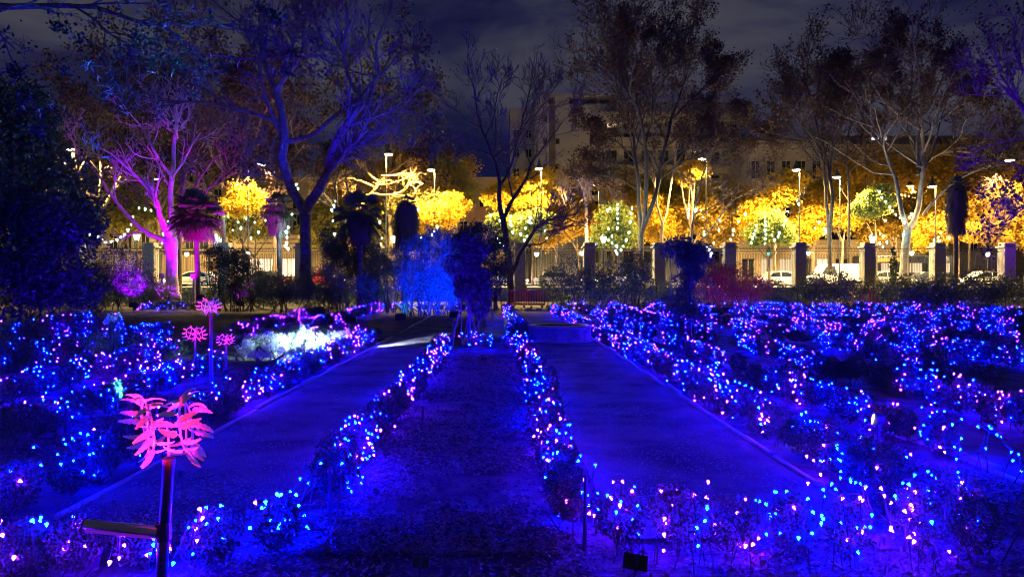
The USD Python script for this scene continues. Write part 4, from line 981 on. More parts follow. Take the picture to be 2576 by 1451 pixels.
LT = [('yellow tree under the lamp left of the forked dark tree', 612, [(612, 488, 48, 26), (585, 500, 30, 20), (640, 505, 30, 20), (610, 520, 50, 26)], 65.5, 'yellow_leaf', 2600),
      ('broad olive-yellow tree left of the rose pillar', 1090, [(1090, 470, 70, 55), (1040, 520, 60, 50), (1150, 480, 55, 50), (1090, 540, 80, 40), (1030, 440, 40, 30), (1120, 420, 50, 30)], 70, 'olive_leaf', 6500),
      ('deep yellow tree low behind the skirted palm', 1105, [(1100, 545, 55, 32), (1140, 520, 40, 30), (1060, 560, 30, 26)], 66, 'yellow_leaf', 2800),
      ('bright yellow tree around the lamp behind the two-stemmed bare tree', 1340, [(1340, 470, 48, 40), (1300, 500, 40, 40), (1370, 450, 26, 26), (1270, 490, 30, 36), (1330, 520, 50, 30), (1245, 500, 30, 32)], 67.5, 'yellow_leaf', 4800),
      ('green tree with white lights beneath the bright yellow tree', 1310, [(1310, 570, 60, 34), (1260, 560, 34, 28), (1350, 560, 40, 28)], 65, 'green_leaf', 2400),
      ('amber tree right of the bright yellow tree', 1455, [(1450, 540, 45, 50), (1490, 560, 40, 40), (1420, 570, 30, 34)], 72, 'amber_leaf', 2800),
      ('green tree with columns of white lights left of the big plane tree', 1545, [(1545, 560, 45, 50), (1570, 590, 40, 34), (1520, 590, 34, 34)], 66, 'green_leaf', 2600),
      ('amber tree behind the big plane tree trunk', 1600, [(1600, 500, 70, 46), (1560, 470, 50, 40), (1660, 480, 50, 50)], 74, 'amber_leaf', 3600),
      ('small bright yellow tree hanging round the lamp right of the big plane tree', 1738, [(1745, 425, 34, 26), (1730, 450, 26, 20), (1755, 400, 22, 18), (1722, 432, 18, 18)], 67, 'yellow_leaf', 1900),
      ('amber tree below the lamp right of the big plane tree', 1740, [(1740, 510, 60, 46), (1700, 560, 50, 36), (1790, 540, 50, 46)], 72, 'amber_leaf', 3400),
      ('bright amber tree in front of the classical house', 1950, [(1950, 480, 52, 40), (1985, 455, 36, 28), (1920, 510, 46, 40), (1900, 545, 46, 36)], 69.5, 'yellow_leaf', 4300),
      ('green tree with columns of white lights in front of the classical house', 1935, [(1935, 570, 40, 40), (1970, 585, 36, 30), (1900, 595, 30, 26)], 66, 'green_leaf', 2400),
      ('orange tree right of the plane tree with the thin crown', 2120, [(2125, 480, 46, 34), (2090, 500, 40, 34), (2160, 510, 40, 40), (2120, 540, 60, 36)], 71, 'yellow_leaf', 4000),
      ('teal-lit green tree left of the tall pale plane trunk', 2205, [(2205, 505, 40, 36), (2180, 520, 34, 30)], 64, 'green_leaf', 1800),
      ('dense amber tree behind the tall pale plane trunk', 2250, [(2250, 560, 60, 40), (2300, 540, 50, 46), (2200, 580, 40, 30)], 73, 'amber_leaf', 3600),
      ('amber tree behind the skirted palm', 2410, [(2420, 520, 60, 60), (2470, 560, 50, 46), (2380, 570, 50, 40), (2440, 470, 40, 36)], 68, 'amber_leaf', 4600),
      ('dull amber tree at the right edge, half violet', 2540, [(2540, 520, 60, 60), (2500, 580, 60, 34), (2580, 600, 60, 30), (2560, 460, 50, 40)], 64, 'amber_leaf', 4000),
      ('pale olive tree behind the railing left of the purple-lit trunk', 310, [(310, 500, 60, 60), (280, 560, 50, 40), (350, 540, 40, 40)], 75, 'olive_leaf', 2600),
      ('olive tree behind the forked tree', 830, [(830, 540, 60, 50), (870, 580, 50, 40), (790, 590, 40, 40)], 74, 'olive_leaf', 2800),
      ('pale yellow tree with white lights left of the forked tree', 640, [(640, 560, 60, 40), (590, 575, 40, 30), (690, 575, 36, 30)], 72, 'olive_leaf', 2400)]
LT += [('amber tree behind the spiky dark bush, left of the green tree with light columns', 1400, [(1400, 540, 46, 44), (1380, 590, 40, 36), (1430, 500, 36, 34)], 75, 'amber_leaf', 2600),
       ('amber tree between the trunks of the big plane tree and its slender neighbour', 1660, [(1650, 560, 46, 44), (1690, 520, 40, 40), (1630, 520, 36, 36)], 71, 'yellow_leaf', 2600),
       ('amber tree right of the thin leaning bare tree', 1830, [(1830, 500, 50, 50), (1860, 560, 46, 46), (1800, 580, 40, 40)], 74, 'amber_leaf', 3200),
       ('yellow tree behind the plane tree with the thin crown', 2045, [(2045, 520, 46, 50), (2030, 570, 44, 40), (2070, 480, 36, 36)], 72, 'yellow_leaf', 3000),
       ('golden tree between the tall pale plane tree and the skirted palm', 2345, [(2345, 560, 50, 46), (2360, 510, 44, 40), (2330, 600, 40, 30)], 70, 'yellow_leaf', 3000),
       ('olive tree behind the bluish fan palm', 930, [(930, 560, 60, 50), (970, 600, 50, 40), (890, 600, 40, 40), (960, 530, 40, 40)], 73, 'olive_leaf', 3000),
       ('dull olive tree behind the purple-lit trunk', 440, [(440, 520, 60, 50), (500, 560, 50, 40), (400, 570, 40, 36)], 78, 'olive_leaf', 2600)]
for k, (l, px, cr, Y, lf, n) in enumerate(LT):
    leafy_tree('street_tree', l, px, 690, cr, Y, lf, int(n * 3.0), 700 + k, 0.25)
for k, (l, px, cr, Y, lf, n) in enumerate([('brownish amber tree high behind the olive-yellow tree', 1060, [(1060, 400, 90, 50), (1000, 440, 60, 50), (1140, 430, 60, 50)], 80, 'amber_leaf', 3600),
                                           ('amber tree high behind the orange-lit branches', 900, [(900, 440, 70, 60), (850, 500, 60, 50), (950, 520, 50, 40)], 82, 'amber_leaf', 3000),
                                           ('brownish tree high between the two right plane trees', 2180, [(2180, 420, 80, 50), (2250, 450, 60, 50), (2110, 430, 50, 40)], 82, 'amber_leaf', 3400),
                                           ('brownish tree at the far right above the skirted palm', 2440, [(2440, 400, 90, 50), (2530, 430, 60, 50), (2350, 440, 60, 50)], 80, 'amber_leaf', 3800)]):
    leafy_tree('backdrop_tree', l, px, 690, cr, Y, lf, int(n * 2.0), 760 + k, 0.3)

# ================================================================== PALMS
def fan_palm(label, px, Y, base_py, crown, rad, trunkw, skirt=None, n=20, seed=0, leaf='palm_leaf', tilt=0.0):
    """crown: (px, py) of the growing point; rad: reach of the fronds in picture units; skirt: (py bottom, half width) of dead fronds hanging down the trunk."""
    r = rng_of(seed)
    c = at(crown[0], crown[1], Y); b = np.array([at(px, 700, Y)[0], Y, 0.0])
    s = Y / F
    t = thing('fan_palm', label, 'palm', b)
    tp, tr = resample([b, (b + c) / 2 + [0, 0, 0], c], [trunkw * s * 0.55, trunkw * s * 0.5, trunkw * s * 0.42], 12)
    part(t, 'trunk', tubes(tp[None], tr[None], 10), M['bark'], smooth=True)
    def fan(p, d, L, k, span, droop):
        side = np.cross(d, [0, 0, 1.0]); side /= max(np.linalg.norm(side), 1e-6)
        e = p + d * L * 0.5 + np.array([0, 0, -droop * L * 0.1])
        ms = [tubes(np.array([[p, (p + e) / 2 + [0, 0, 0.02 * L], e]]), np.array([[0.022, 0.016, 0.012]]), 4)]
        v, f = [], []
        for q in np.linspace(-span, span, k):
            dd = d * math.cos(q) + side * math.sin(q); dd = dd / np.linalg.norm(dd)
            l = L * 0.55 * (0.75 + 0.25 * math.cos(q)) * r.uniform(0.85, 1.1)
            w = np.cross(dd, np.cross(d, side)); w = w / np.linalg.norm(w) * 0.055 * L
            m = e + dd * l * 0.5 + np.array([0, 0, -droop * l * 0.12]); x = e + dd * l + np.array([0, 0, -droop * l * 0.55])
            i = len(v); v += [e, m + w, x, m - w]; f += [[i, i + 1, i + 2], [i, i + 2, i + 3]]
        ms.append((np.array(v), np.array(f)))
        return join(*ms)
    R = rad * s
    for k in range(n):
        az = k * 2.399 + r.uniform(-.3, .3); el = math.radians(85 - 125 * ((k + 0.5) / n) + r.uniform(-8, 8))
        d = np.array([math.cos(az) * math.cos(el), math.sin(az) * math.cos(el), math.sin(el)])
        part(t, 'frond', fan(c + [0, 0, 0.05], d, R * r.uniform(0.85, 1.1), 15, 1.5, 0.5 + 0.6 * (k / n)), M[leaf])
    if skirt:
        zb = at(0, skirt[0], Y)[2]; hw = skirt[1] * s
        m = 1500
        az = r.uniform(0, 2 * math.pi, m); zz = r.uniform(zb, c[2] - 0.1, m)
        frac = (c[2] - zz) / (c[2] - zb)
        rr_ = hw * (0.55 + 0.45 * np.sin(np.clip(frac * 1.15 + 0.1, 0, 1) * math.pi * 0.8)) * r.uniform(0.6, 1.15, m)
        cx = np.interp(zz, tp[:, 2], tp[:, 0])
        q = np.column_stack([cx + np.cos(az) * rr_, Y + np.sin(az) * rr_, zz])
        l = r.uniform(0.35, 0.75, m)[:, None]
        d = norm(np.column_stack([np.cos(az) * 0.25, np.sin(az) * 0.25, np.full(m, -1.0)]) + r.normal(0, .12, (m, 3)))
        w = np.column_stack([-np.sin(az), np.cos(az), np.zeros(m)]) * r.uniform(0.03, 0.08, (m, 1))
        v = np.stack([q - d * l * .5, q + w, q + d * l * .5, q - w], 1).reshape(-1, 3)
        i = np.arange(m)[:, None] * 4
        part(t, 'dead_fronds', (v, np.vstack([i + [0, 1, 2], i + [0, 2, 3]])), M['dry_leaf'], kind='stuff')
        core, cr = resample([tp[-1] - [0, 0, 0.2], [np.interp((zb + c[2]) / 2, tp[:, 2], tp[:, 0]), Y, (zb + c[2]) / 2], [np.interp(zb, tp[:, 2], tp[:, 0]), Y, zb + 0.15]], [hw * .25, hw * .5, hw * .35], 8)
        part(t, 'skirt', tubes(core[None], cr[None], 12), M['dry_leaf'])
    return t
fan_palm('fan palm lit magenta, right beside the purple-lit pale trunk', 500, 44, 740, (492, 536), 74, 12, (600, 34), 38, 801)
fan_palm('dark fan palm with a hanging skirt and white lights, left of the forked tree', 706, 47, 740, (700, 520), 52, 12, (590, 30), 20, 802, tilt=0)
fan_palm('low bluish fan palm with spreading fronds, right of the forked tree', 905, 40, 740, (905, 535), 72, 16, (610, 30), 26, 803)
fan_palm('dark skirted palm with a small tuft on top, left of the blue-lit shrub', 1016, 41, 740, (1024, 512), 26, 14, (625, 30), 16, 804)
fan_palm('tall dark skirted palm on a bare thin trunk at the right', 2403, 50, 740, (2407, 468), 30, 11, (588, 24), 20, 805)

# ================================================================== SHRUBS
def shrub(name, label, lobes, Y, leaf, n, seed, ls=0.10, cat='shrub', stems=5, depth=None, tall=False):
    """lobes: (px, py, rx, ry) in picture units."""
    r = rng_of(seed)
    bx = at(np.mean([l[0] for l in lobes]), 700, Y)[0]
    t = thing(name, label, cat, (bx, Y, 0))
    tot = sum(l[2] * l[3] for l in lobes); q, st = [], []
    for cx, cy, rx, ry in lobes:
        c = at(cx, cy, Y); sx, sz = rx * Y / F, ry * Y / F
        sy = depth or min(sx, 1.8)
        m = int(n * rx * ry / tot); k = max(5, m // 26)
        u = norm(r.normal(0, 1, (k, 3))) * r.uniform(0.35, 1.0, (k, 1)) ** 0.5
        cc = u * [sx, sy, sz] + c
        p = cc[r.integers(0, k, m)] + r.normal(0, 1, (m, 3)) * 0.15 * (sx + sz) * 0.5
        q.append(p[p[:, 2] > 0.02])
        for _ in range(stems):
            e = cc[r.integers(0, k)]
            b = np.array([c[0] + r.normal(0, sx * .25), Y + r.normal(0, .15), -0.02])
            st.append(resample([b, (b + e) / 2 + r.normal(0, .12, 3), e], [0.03, 0.02, 0.01], 7))
    part(t, 'foliage', leaves(np.vstack(q), ls, r, 0.55), M[leaf], kind='stuff')
    part(t, 'branches', tubes(np.array([s[0] for s in st]), np.array([s[1] for s in st]), 4), M['wood'], kind='stuff')
    return t
S = [('evergreen_tree', 'huge dark evergreen filling the left edge of the picture', [(60, 420, 120, 170), (150, 530, 100, 120), (20, 600, 130, 130), (110, 680, 120, 90), (20, 740, 120, 60), (190, 720, 70, 60), (40, 280, 90, 90), (215, 560, 45, 60), (-60, 400, 120, 200)], 25, 'dark_leaf', 15000, 0.17, 'tree'),
     ('shrub', 'reddish brown shrub at the left edge', [(45, 690, 60, 45), (90, 710, 50, 40)], 27, 'red_leaf', 1800, 0.10, 'shrub'),
     ('shrub', 'dark round bush left of the granite pillar by the purple-lit trunk', [(290, 675, 62, 55), (250, 705, 70, 45), (340, 710, 50, 40)], 40, 'dark_leaf', 4200, 0.11, 'shrub'),
     ('shrub', 'dark bush right of the magenta palm', [(575, 690, 55, 60), (620, 700, 50, 50), (545, 650, 34, 34), (600, 655, 34, 34)], 38, 'dark_leaf', 4600, 0.10, 'shrub'),
     ('shrub', 'low violet-washed bush in front of the forked tree', [(690, 725, 60, 34), (740, 730, 50, 30)], 37, 'shrub_leaf', 2600, 0.10, 'shrub'),
     ('shrub', 'low dark bush right of the forked tree trunk', [(810, 710, 50, 44), (850, 720, 50, 38)], 38, 'shrub_leaf', 2600, 0.10, 'shrub'),
     ('shrub', 'dark evergreen bush under the bluish fan palm', [(840, 610, 34, 45), (880, 640, 60, 70), (930, 660, 40, 60), (855, 670, 50, 50)], 41, 'dark_leaf', 6000, 0.12, 'shrub'),
     ('shrub', 'dim blue bush below the skirted palm', [(960, 695, 50, 48), (985, 660, 28, 40), (930, 720, 40, 40)], 37, 'shrub_leaf', 3400, 0.10, 'shrub'),
     ('shrub', 'bright blue floodlit shrub left of the rose pillar', [(1085, 665, 66, 62), (1050, 640, 50, 48), (1130, 690, 56, 60), (1100, 605, 44, 34), (1060, 715, 60, 40), (1140, 640, 40, 40), (1030, 690, 44, 44), (1110, 730, 70, 34)], 34, 'shrub_leaf', 13000, 0.085, 'shrub'),
     ('shrub', 'dark leafy tree shrub behind the rose pillar', [(1215, 600, 50, 44), (1250, 650, 44, 50), (1180, 620, 50, 50), (1240, 700, 40, 40)], 39, 'dark_leaf', 4200, 0.12, 'shrub'),
     ('shrub', 'spiky dark bush right of the two red barriers', [(1440, 690, 62, 45), (1400, 710, 50, 34), (1480, 715, 60, 36)], 40, 'shrub_leaf', 3600, 0.10, 'shrub'),
     ('shrub', 'dark bush between the spiky bush and the rose arbour', [(1560, 700, 66, 44), (1600, 680, 40, 50), (1520, 725, 60, 30)], 40, 'dark_leaf', 4000, 0.11, 'shrub'),
     ('shrub', 'dull magenta-red bush right of the rose arbour', [(1840, 710, 70, 44), (1800, 730, 60, 34), (1890, 725, 50, 34), (1790, 690, 40, 34)], 38, 'red_leaf', 4600, 0.10, 'shrub'),
     ('shrub', 'dark rounded bush left of the right red barrier', [(2090, 715, 66, 36), (2050, 725, 50, 28), (2130, 730, 50, 28)], 42, 'dark_leaf', 3200, 0.11, 'shrub'),
     ('shrub', 'low dark bush behind the right red barrier', [(2230, 728, 70, 28), (2290, 722, 50, 28)], 44, 'dark_leaf', 2600, 0.11, 'shrub'),
     ('shrub', 'broad dark mound of bushes under the skirted palm at the right', [(2400, 735, 110, 38), (2460, 725, 80, 40), (2340, 740, 70, 30), (2540, 740, 60, 36)], 40, 'dark_leaf', 7000, 0.11, 'shrub'),
     ('shrub', 'small violet-lit bush at the left in front of the dark evergreen', [(175, 800, 40, 22), (150, 815, 30, 16)], 20, 'shrub_leaf', 900, 0.07, 'shrub')]
for k, (nm, l, lb, Y, lf, n, ls, c) in enumerate(S):
    shrub(nm, l, lb, Y, lf, int(n * 2.2), 820 + k, ls, c, 1 if k == 0 else 5)
for k, (l, px, Y, w, h, lf) in enumerate([('dark ground-hugging bush left of the low garden fence', 385, 43, 60, 34, 'shrub_leaf'), ('dark ground-hugging bush below the dark bush right of the magenta palm', 640, 42, 80, 30, 'dark_leaf'), ('dark ground-hugging bush right of the forked tree, behind the pink row', 830, 43, 90, 30, 'dark_leaf'), ('dark ground-hugging bush below the bluish fan palm', 935, 41, 60, 34, 'shrub_leaf'), ('dark ground-hugging bush right of the bright blue shrub', 1190, 40, 60, 36, 'shrub_leaf'), ('dark ground-hugging bush left of the rose arbour', 1650, 40, 80, 36, 'shrub_leaf'), ('dark ground-hugging bush right of the magenta-red bush', 1960, 42, 90, 32, 'dark_leaf'), ('dark ground-hugging bush right of the right red barrier', 2290, 41, 80, 30, 'dark_leaf'), ('dark ground-hugging bush at the left under the dark evergreen', 180, 36, 110, 40, 'dark_leaf')]):
    shrub('shrub', l, [(px - w * .5, 742, w * .55, h), (px + w * .5, 745, w * .55, h * .9), (px, 738, w * .5, h)], Y, lf, 3600, 2000 + k, 0.11)
# the low hedge in front of the plinth wall
for k, (a, b, l) in enumerate([(-60, 480, 'left of the purple-lit trunk'), (500, 1000, 'between the purple-lit trunk and the blue shrub'), (1390, 1900, 'right of the two red barriers'), (1905, 2420, 'behind the right-hand beds'), (2425, 2640, 'at the right edge')]):
    n = int((b - a) / 34)
    shrub('back_hedge', 'long low dark hedge before the plinth wall, ' + l, [(a + (i + .5) * (b - a) / n, 748 + (i * 7 % 5), 26, 26) for i in range(n)], 47, 'dark_leaf', int((b - a) * 17), 850 + k, 0.12, 'hedge', 1)
t = shrub('cypress', 'narrow dark cypress before the railing below the brightest lantern', [(2246, 640, 5, 28), (2246, 670, 8, 30), (2246, 705, 10, 34)], 50, 'dark_leaf', 1600, 871, 0.12, 'tree', 2)

# rose pillars
def rose_pillar(label, px, base, top, Y, w, seed, frame=False, leafn=3200):
    r = rng_of(seed)
    b = at(px, base, Y); b[2] = 0; H = at(px, top, Y)[2]; s = Y / F
    t = thing('rose_pillar', label, 'climbing rose', b)
    part(t, 'post', tube([b + [0, 0, -.05], b + [0.01, 0, H]], [0.045, 0.04], 8), M['steel'])
    if frame:
        part(t, 'crossbar', tube([b + [-0.28, 0, H - .02], b + [0.03, 0, H - .02]], 0.03, 6), M['steel'])
    st = []
    for k in range(11):
        a = b + [r.normal(0, w * s * .5), r.normal(0, .12), -0.02]
        e = b + [r.normal(0, w * s * .45), r.normal(0, .15), H * r.uniform(.5, .95)]
        m1 = a + (e - a) * .35 + r.normal(0, .05, 3); m2 = a + (e - a) * .7 + r.normal(0, .07, 3)
        part(t, 'stem', tube(resample([a, m1, m2, e], [.016, .014, .011, .006], 12)[0], 0.010, 5), M['twig'])
    q = []
    for k in range(22):
        f = r.uniform(0, 1) ** .9
        lc = b + [r.normal(0, .42) * w * s * (1.1 - .5 * f), r.normal(0, .22), H * (.24 + .74 * f)]
        lr = w * s * r.uniform(.26, .55)
        u = norm(r.normal(0, 1, (leafn // 18, 3))) * r.uniform(.3, 1, (leafn // 18, 1)) ** .6
        q.append(lc + u * [lr, lr * .8, lr * r.uniform(.6, 1.0)])
    for k in range(26):
        e = b + [r.normal(0, .75) * w * s, r.normal(0, .25), H * r.uniform(.2, 1.0)]
        q.append(e + np.outer(np.linspace(0, 1, 14), norm(r.normal(0, 1, (1, 3)))[0] * .5) + r.normal(0, .04, (14, 3)))
    q = np.vstack(q); q = q[r.permutation(len(q))]; m = len(q)
    part(t, 'foliage', leaves(q, 0.08, r, 0.6), M['shrub_leaf'], kind='stuff')
    sp = [resample([q[k], q[k] + r.normal(0, .12, 3) + [0, 0, .1], q[k] + norm(r.normal(0, 1, 3)) * .35 + [0, 0, .12]], [.006, .005, .003], 6) for k in range(60)]
    part(t, 'shoots', tubes(np.array([x[0] for x in sp]), np.array([x[1] for x in sp]), 3), M['wood'], kind='stuff')
    for k in range(5):
        i = r.integers(0, m)
        part(t, 'rose', leaves(q[i] + r.normal(0, .03, (14, 3)), 0.07, r, .9), M['pale_leaf'])
    return t
rose_pillar('tall rose pillar on bare stems at the far end of the middle bed', 1180, 865, 575, 19.0, 62, 881, leafn=9500)
rose_pillar('rose arbour on a post with a crossbar, in the right beds', 1735, 868, 597, 19.8, 66, 882, True, 5200)

# ================================================================== ROUND BASIN
c = np.array([gp(1414, 868)[0], gp(1414, 858)[1] + 0.1, 0.0])
R0, HB = 0.86, 0.43
t = thing('round_basin', 'low round stone fountain basin standing on the right path', 'fountain', c)
n = 6
for k in range(n):
    a0, a1 = (k + .01 + .25) / n * 2 * math.pi, (k + .99 + .25) / n * 2 * math.pi
    aa = np.linspace(a0, a1, 10)
    prof = [(R0 - .13, 0), (R0 + .02, 0), (R0 + .035, .05), (R0 + .0, .08), (R0 + .0, HB - .1), (R0 + .03, HB - .06), (R0 + .03, HB - .015), (R0 + .015, HB), (R0 - .13, HB)]
    v, f = [], []
    for a in aa:
        v += [(c[0] + r_ * math.cos(a), c[1] + r_ * math.sin(a), z) for r_, z in prof]
    m = len(prof)
    for i in range(len(aa) - 1):
        for j in range(m):
            p, q = i * m + j, i * m + (j + 1) % m
            f += [[p, p + m, q + m], [p, q + m, q]]
    f += [[0, j, j + 1] for j in range(1, m - 1)] + [[(len(aa) - 1) * m, (len(aa) - 1) * m + j + 1, (len(aa) - 1) * m + j] for j in range(1, m - 1)]
    part(t, 'stone_block', (np.array(v), np.array(f)), M['stone'], smooth=30)
part(t, 'rim', lathe([(R0 - .18, HB - .02), (R0 - .17, HB + .012), (R0 - .10, HB + .022), (R0 - .06, HB + .01), (R0 - .06, HB + .002)], 64, c), M['brass'], True)
part(t, 'water', lathe([(0.001, HB - .10), (R0 - .14, HB - .10)], 48, c), M['water'])
part(t, 'plinth', lathe([(R0 + .07, 0.0), (R0 + .07, .035), (R0 - .1, .036)], 48, c), M['stone'])
part(t, 'jet', join(tube([c + [0, 0, .15], c + [0, 0, HB - .03]], .025, 8), tube([c + [-.12, 0, HB - .06], c + [-.05, 0, HB - .02], c + [0, 0, HB - .035]], .012, 6), tube([c + [.12, 0, HB - .06], c + [.05, 0, HB - .02], c + [0, 0, HB - .035]], .012, 6)), M['steel'])

# ================================================================== WIND SPINNERS
def spinner(label, base, zc, R, seed, turn=0.0, tilt=0.0, pole_r=0.035, lean=0.0, pods=24):
    """Two wheels of pods, back to back, on a pole."""
    r = rng_of(seed)
    b = np.asarray(base, float); c = b + [lean, 0, zc]
    t = thing('wind_spinner', label, 'wind spinner', b)
    top = c + np.array([0, 0.02, -R * 0.92])
    part(t, 'pole', tube([b + [0, 0, -.1], top], pole_r, 16), M['steel'], True)
    part(t, 'pole_cap', lathe([(pole_r * 1.12, -.03), (pole_r * 1.12, .0), (pole_r * .5, .012), (.001, .012)], 16, top + [0, 0, .004]), M['steel'])
    part(t, 'axle', tube([c + np.array([-R * .82, 0, 0]), c + np.array([R * .82, 0, 0])], .004 * R / .2, 6), M['white_metal'])
    part(t, 'yoke', tube([top, c + [0, 0.02, -R * .4], c], [.009, .006, .005], 8), M['white_metal'])
    for s in (-1, 1):
        ax = np.array([s * math.cos(turn), -math.sin(turn) * (1 if s < 0 else -1) - 0.25, 0.12 * s]); ax /= np.linalg.norm(ax)
        e1 = np.cross(ax, [0, 0, 1.0]); e1 /= np.linalg.norm(e1); e2 = np.cross(e1, ax)
        wc = c + np.array([s * R * .52, 0, 0])
        rr_ = R * .68
        u = np.linspace(0, 2 * math.pi, 29)
        w = part(t, 'wheel', tube(np.array([wc + rr_ * (math.cos(q) * e1 + math.sin(q) * e2) for q in u]), .0062 * R / .2, 6), M['white_metal'], True)
        for k in range(4):
            q = k * math.pi / 2 + .4
            part(w, 'spoke', tube([wc, wc + rr_ * (math.cos(q) * e1 + math.sin(q) * e2)], .005 * R / .2, 5), M['white_metal'])
        for k in range(pods):
            q = (k + .5 * (s > 0)) / pods * 2 * math.pi
            rad = math.cos(q) * e1 + math.sin(q) * e2
            tan = -math.sin(q) * e1 + math.cos(q) * e2
            inward = k % 3 == 2
            top = abs(rad[2])
            d = norm((rad * (.38 if inward else .8 + .25 * top) + ax * (-1 if inward else .85 - .5 * top) + tan * r.uniform(.0, .25))[None])[0]
            roll = r.uniform(-.35, .35)
            root = wc + rr_ * rad
            L = R * (.60 if inward else .66 - .12 * abs(rad[2])) * r.uniform(.92, 1.08)
            pts = [root]
            for j in range(8):
                d = norm((d + tan * .04 - rad * (.15 if not inward else .12) + np.array([0, 0, -.03 if not inward else 0]))[None])[0]
                pts.append(pts[-1] + d * L / 8)
            pts = np.array(pts)
            ms = [tube(pts, np.linspace(.0055, .002, 9) * R / .2, 5)]
            for j, (u0, sz) in enumerate(((.30, .100), (.52, .088), (.70, .070), (.84, .050), (.95, .034))):
                i = u0 * 8; k0 = min(int(i), 7)
                pc = pts[k0] + (pts[k0 + 1] - pts[k0]) * (i - k0)
                dd = norm((pts[k0 + 1] - pts[k0])[None])[0]
                nn = norm((rad + tan * roll - dd * ((rad + tan * roll) @ dd))[None])[0]; sd = np.cross(nn, dd)
                a = np.arange(14) / 14 * 2 * math.pi
                rim = pc + R * sz * (np.cos(a)[:, None] * dd * 1.12 + np.sin(a)[:, None] * sd) + nn * R * sz * .25
                v = np.vstack([pc - nn * R * sz * .25, rim, pc - nn * R * sz * .05])
                f = [[0, 1 + (m + 1) % 14, 1 + m] for m in range(14)] + [[15, 1 + m, 1 + (m + 1) % 14] for m in range(14)]
                ms.append((v, np.array(f)))
            part(t, 'pod', join(*ms), M['white_metal'], smooth=50)
            part(t, 'pod_arm', tube([wc + rr_ * (math.cos(q - .22) * e1 + math.sin(q - .22) * e2), root + (pts[1] - root) * .5 + rad * .0], .004 * R / .2, 4), M['white_metal'])
    return t, c
def floodlight(label, p, target, color, inten, cone, size=0.16, soft=0.5, lens=None):
    p, target = np.asarray(p, float), np.asarray(target, float)
    t = thing('floodlight', label, 'floodlight', (p[0], p[1], 0))
    d = (target - p) / np.linalg.norm(target - p)
    w = norm(np.cross(d, [0, 0, 1.0])[None])[0]; h = np.cross(w, d)
    def bx(a, b, c0, c1, e0, e1):
        v, f = bevel_box(a, b, c0, c1, e0, e1, 0.008)
        return p + v[:, :1] * w + v[:, 1:2] * d + v[:, 2:] * h, f
    s = size
    part(t, 'housing', bx(-s, s, -.12, -.03, -s * .7, s * .7), M['black_plastic'])
    part(t, 'lens', bx(-s * .9, s * .9, -.028, -.018, -s * .6, s * .6), lens or M['pane'])
    part(t, 'bracket', join(tube([p - d * .08 - w * (s + .015), p - d * .08 - w * (s + .015) - [0, 0, .14], p - d * .08 + w * (s + .015) - [0, 0, .14], p - d * .08 + w * (s + .015)], .01, 5), tube([p - d * .08 - [0, 0, .14], [p[0] - d[0] * .08, p[1] - d[1] * .08, -.02]], .012, 5)), M['black_plastic'])
    spot(t, p + d * .03, target, color, inten, cone, 0.05, soft)
    return t
b1 = np.array([at(402, 1471, 4.12)[0], 4.12, 0.0])
cz = at(420, 1072, 4.12)
t, c1 = spinner('big pink-lit wind spinner on a thick pole in the left foreground', b1, cz[2], 0.205, 901, 0.45, 0, 0.032, cz[0] - b1[0])
# bar lamp on the pole
q0, q1 = at(213, 1322, 4.05), at(396, 1338, 4.10)
t = thing('bar_lamp', 'long round bar lamp fixed sideways to the big spinner pole', 'lamp', q1)
part(t, 'tube', tube([q0, q1], 0.036, 18), M['bright_steel'], True)
part(t, 'end_cap', tube([q0 - (q1 - q0) * .02, q0], 0.038, 18), M['black_plastic'])
part(t, 'violet_highlight', tube([q0 + (q1 - q0) * .05 + [0, -.028, -.012], q1 - (q1 - q0) * .06 + [0, -.026, -.020]], 0.012, 8), M['bar_highlight'])  # glowing strip stands in for a violet highlight on the tube
part(t, 'clamp', lathe([(.036, -.05), (.044, -.05), (.044, .05), (.036, .05)], 16, (b1[0] + (cz[0] - b1[0]) * .45, 4.12, q1[2])), M['black_plastic'])
spot(t, q0 + (q1 - q0) * .45 + [0, -.22, .05], c1 + np.array([-.02, 0, .07]), (1.0, 0.012, 0.12), 95, 19, 0.02, 0.35)
floodlight('small pink floodlight in the litter right of the big spinner pole', (c1[0] + .38, 3.35, .12), c1 + np.array([.03, 0, .08]), (1.0, 0.015, 0.14), 110, 13, 0.05)
b2 = np.array([at(533, 1000, 10.4)[0], 10.4, 0.0]); p = at(528, 770, 10.4)
t, c2 = spinner('pink wind spinner on a tall thin pole behind the big one', b2, p[2], 0.125, 902, 0.9, 0, 0.022, p[0] - b2[0], 13)
floodlight('pink floodlight below the tall thin spinner', (b2[0] - .3, 9.9, .10), c2, (1.0, 0.012, 0.16), 200, 12, 0.05)
for k, (px, py, Y, R, l) in enumerate([(490, 838, 14.6, .16, 'small pink wind spinner low behind the tall thin pole, at its left'), (568, 854, 14.0, .12, 'small pink wind spinner low behind the tall thin pole, at its right')]):
    p = at(px, py, Y); b = np.array([p[0], Y, 0])
    t, c3 = spinner(l, b, p[2], R, 903 + k, 1.2, 0, .018, 0, 11)
    floodlight(('left ' if k == 0 else 'right ') + 'pink floodlight below the small spinners behind the thin pole', (p[0] + .2, Y - .5, .08), c3, (1.0, 0.012, 0.14), 60, 20, 0.05)

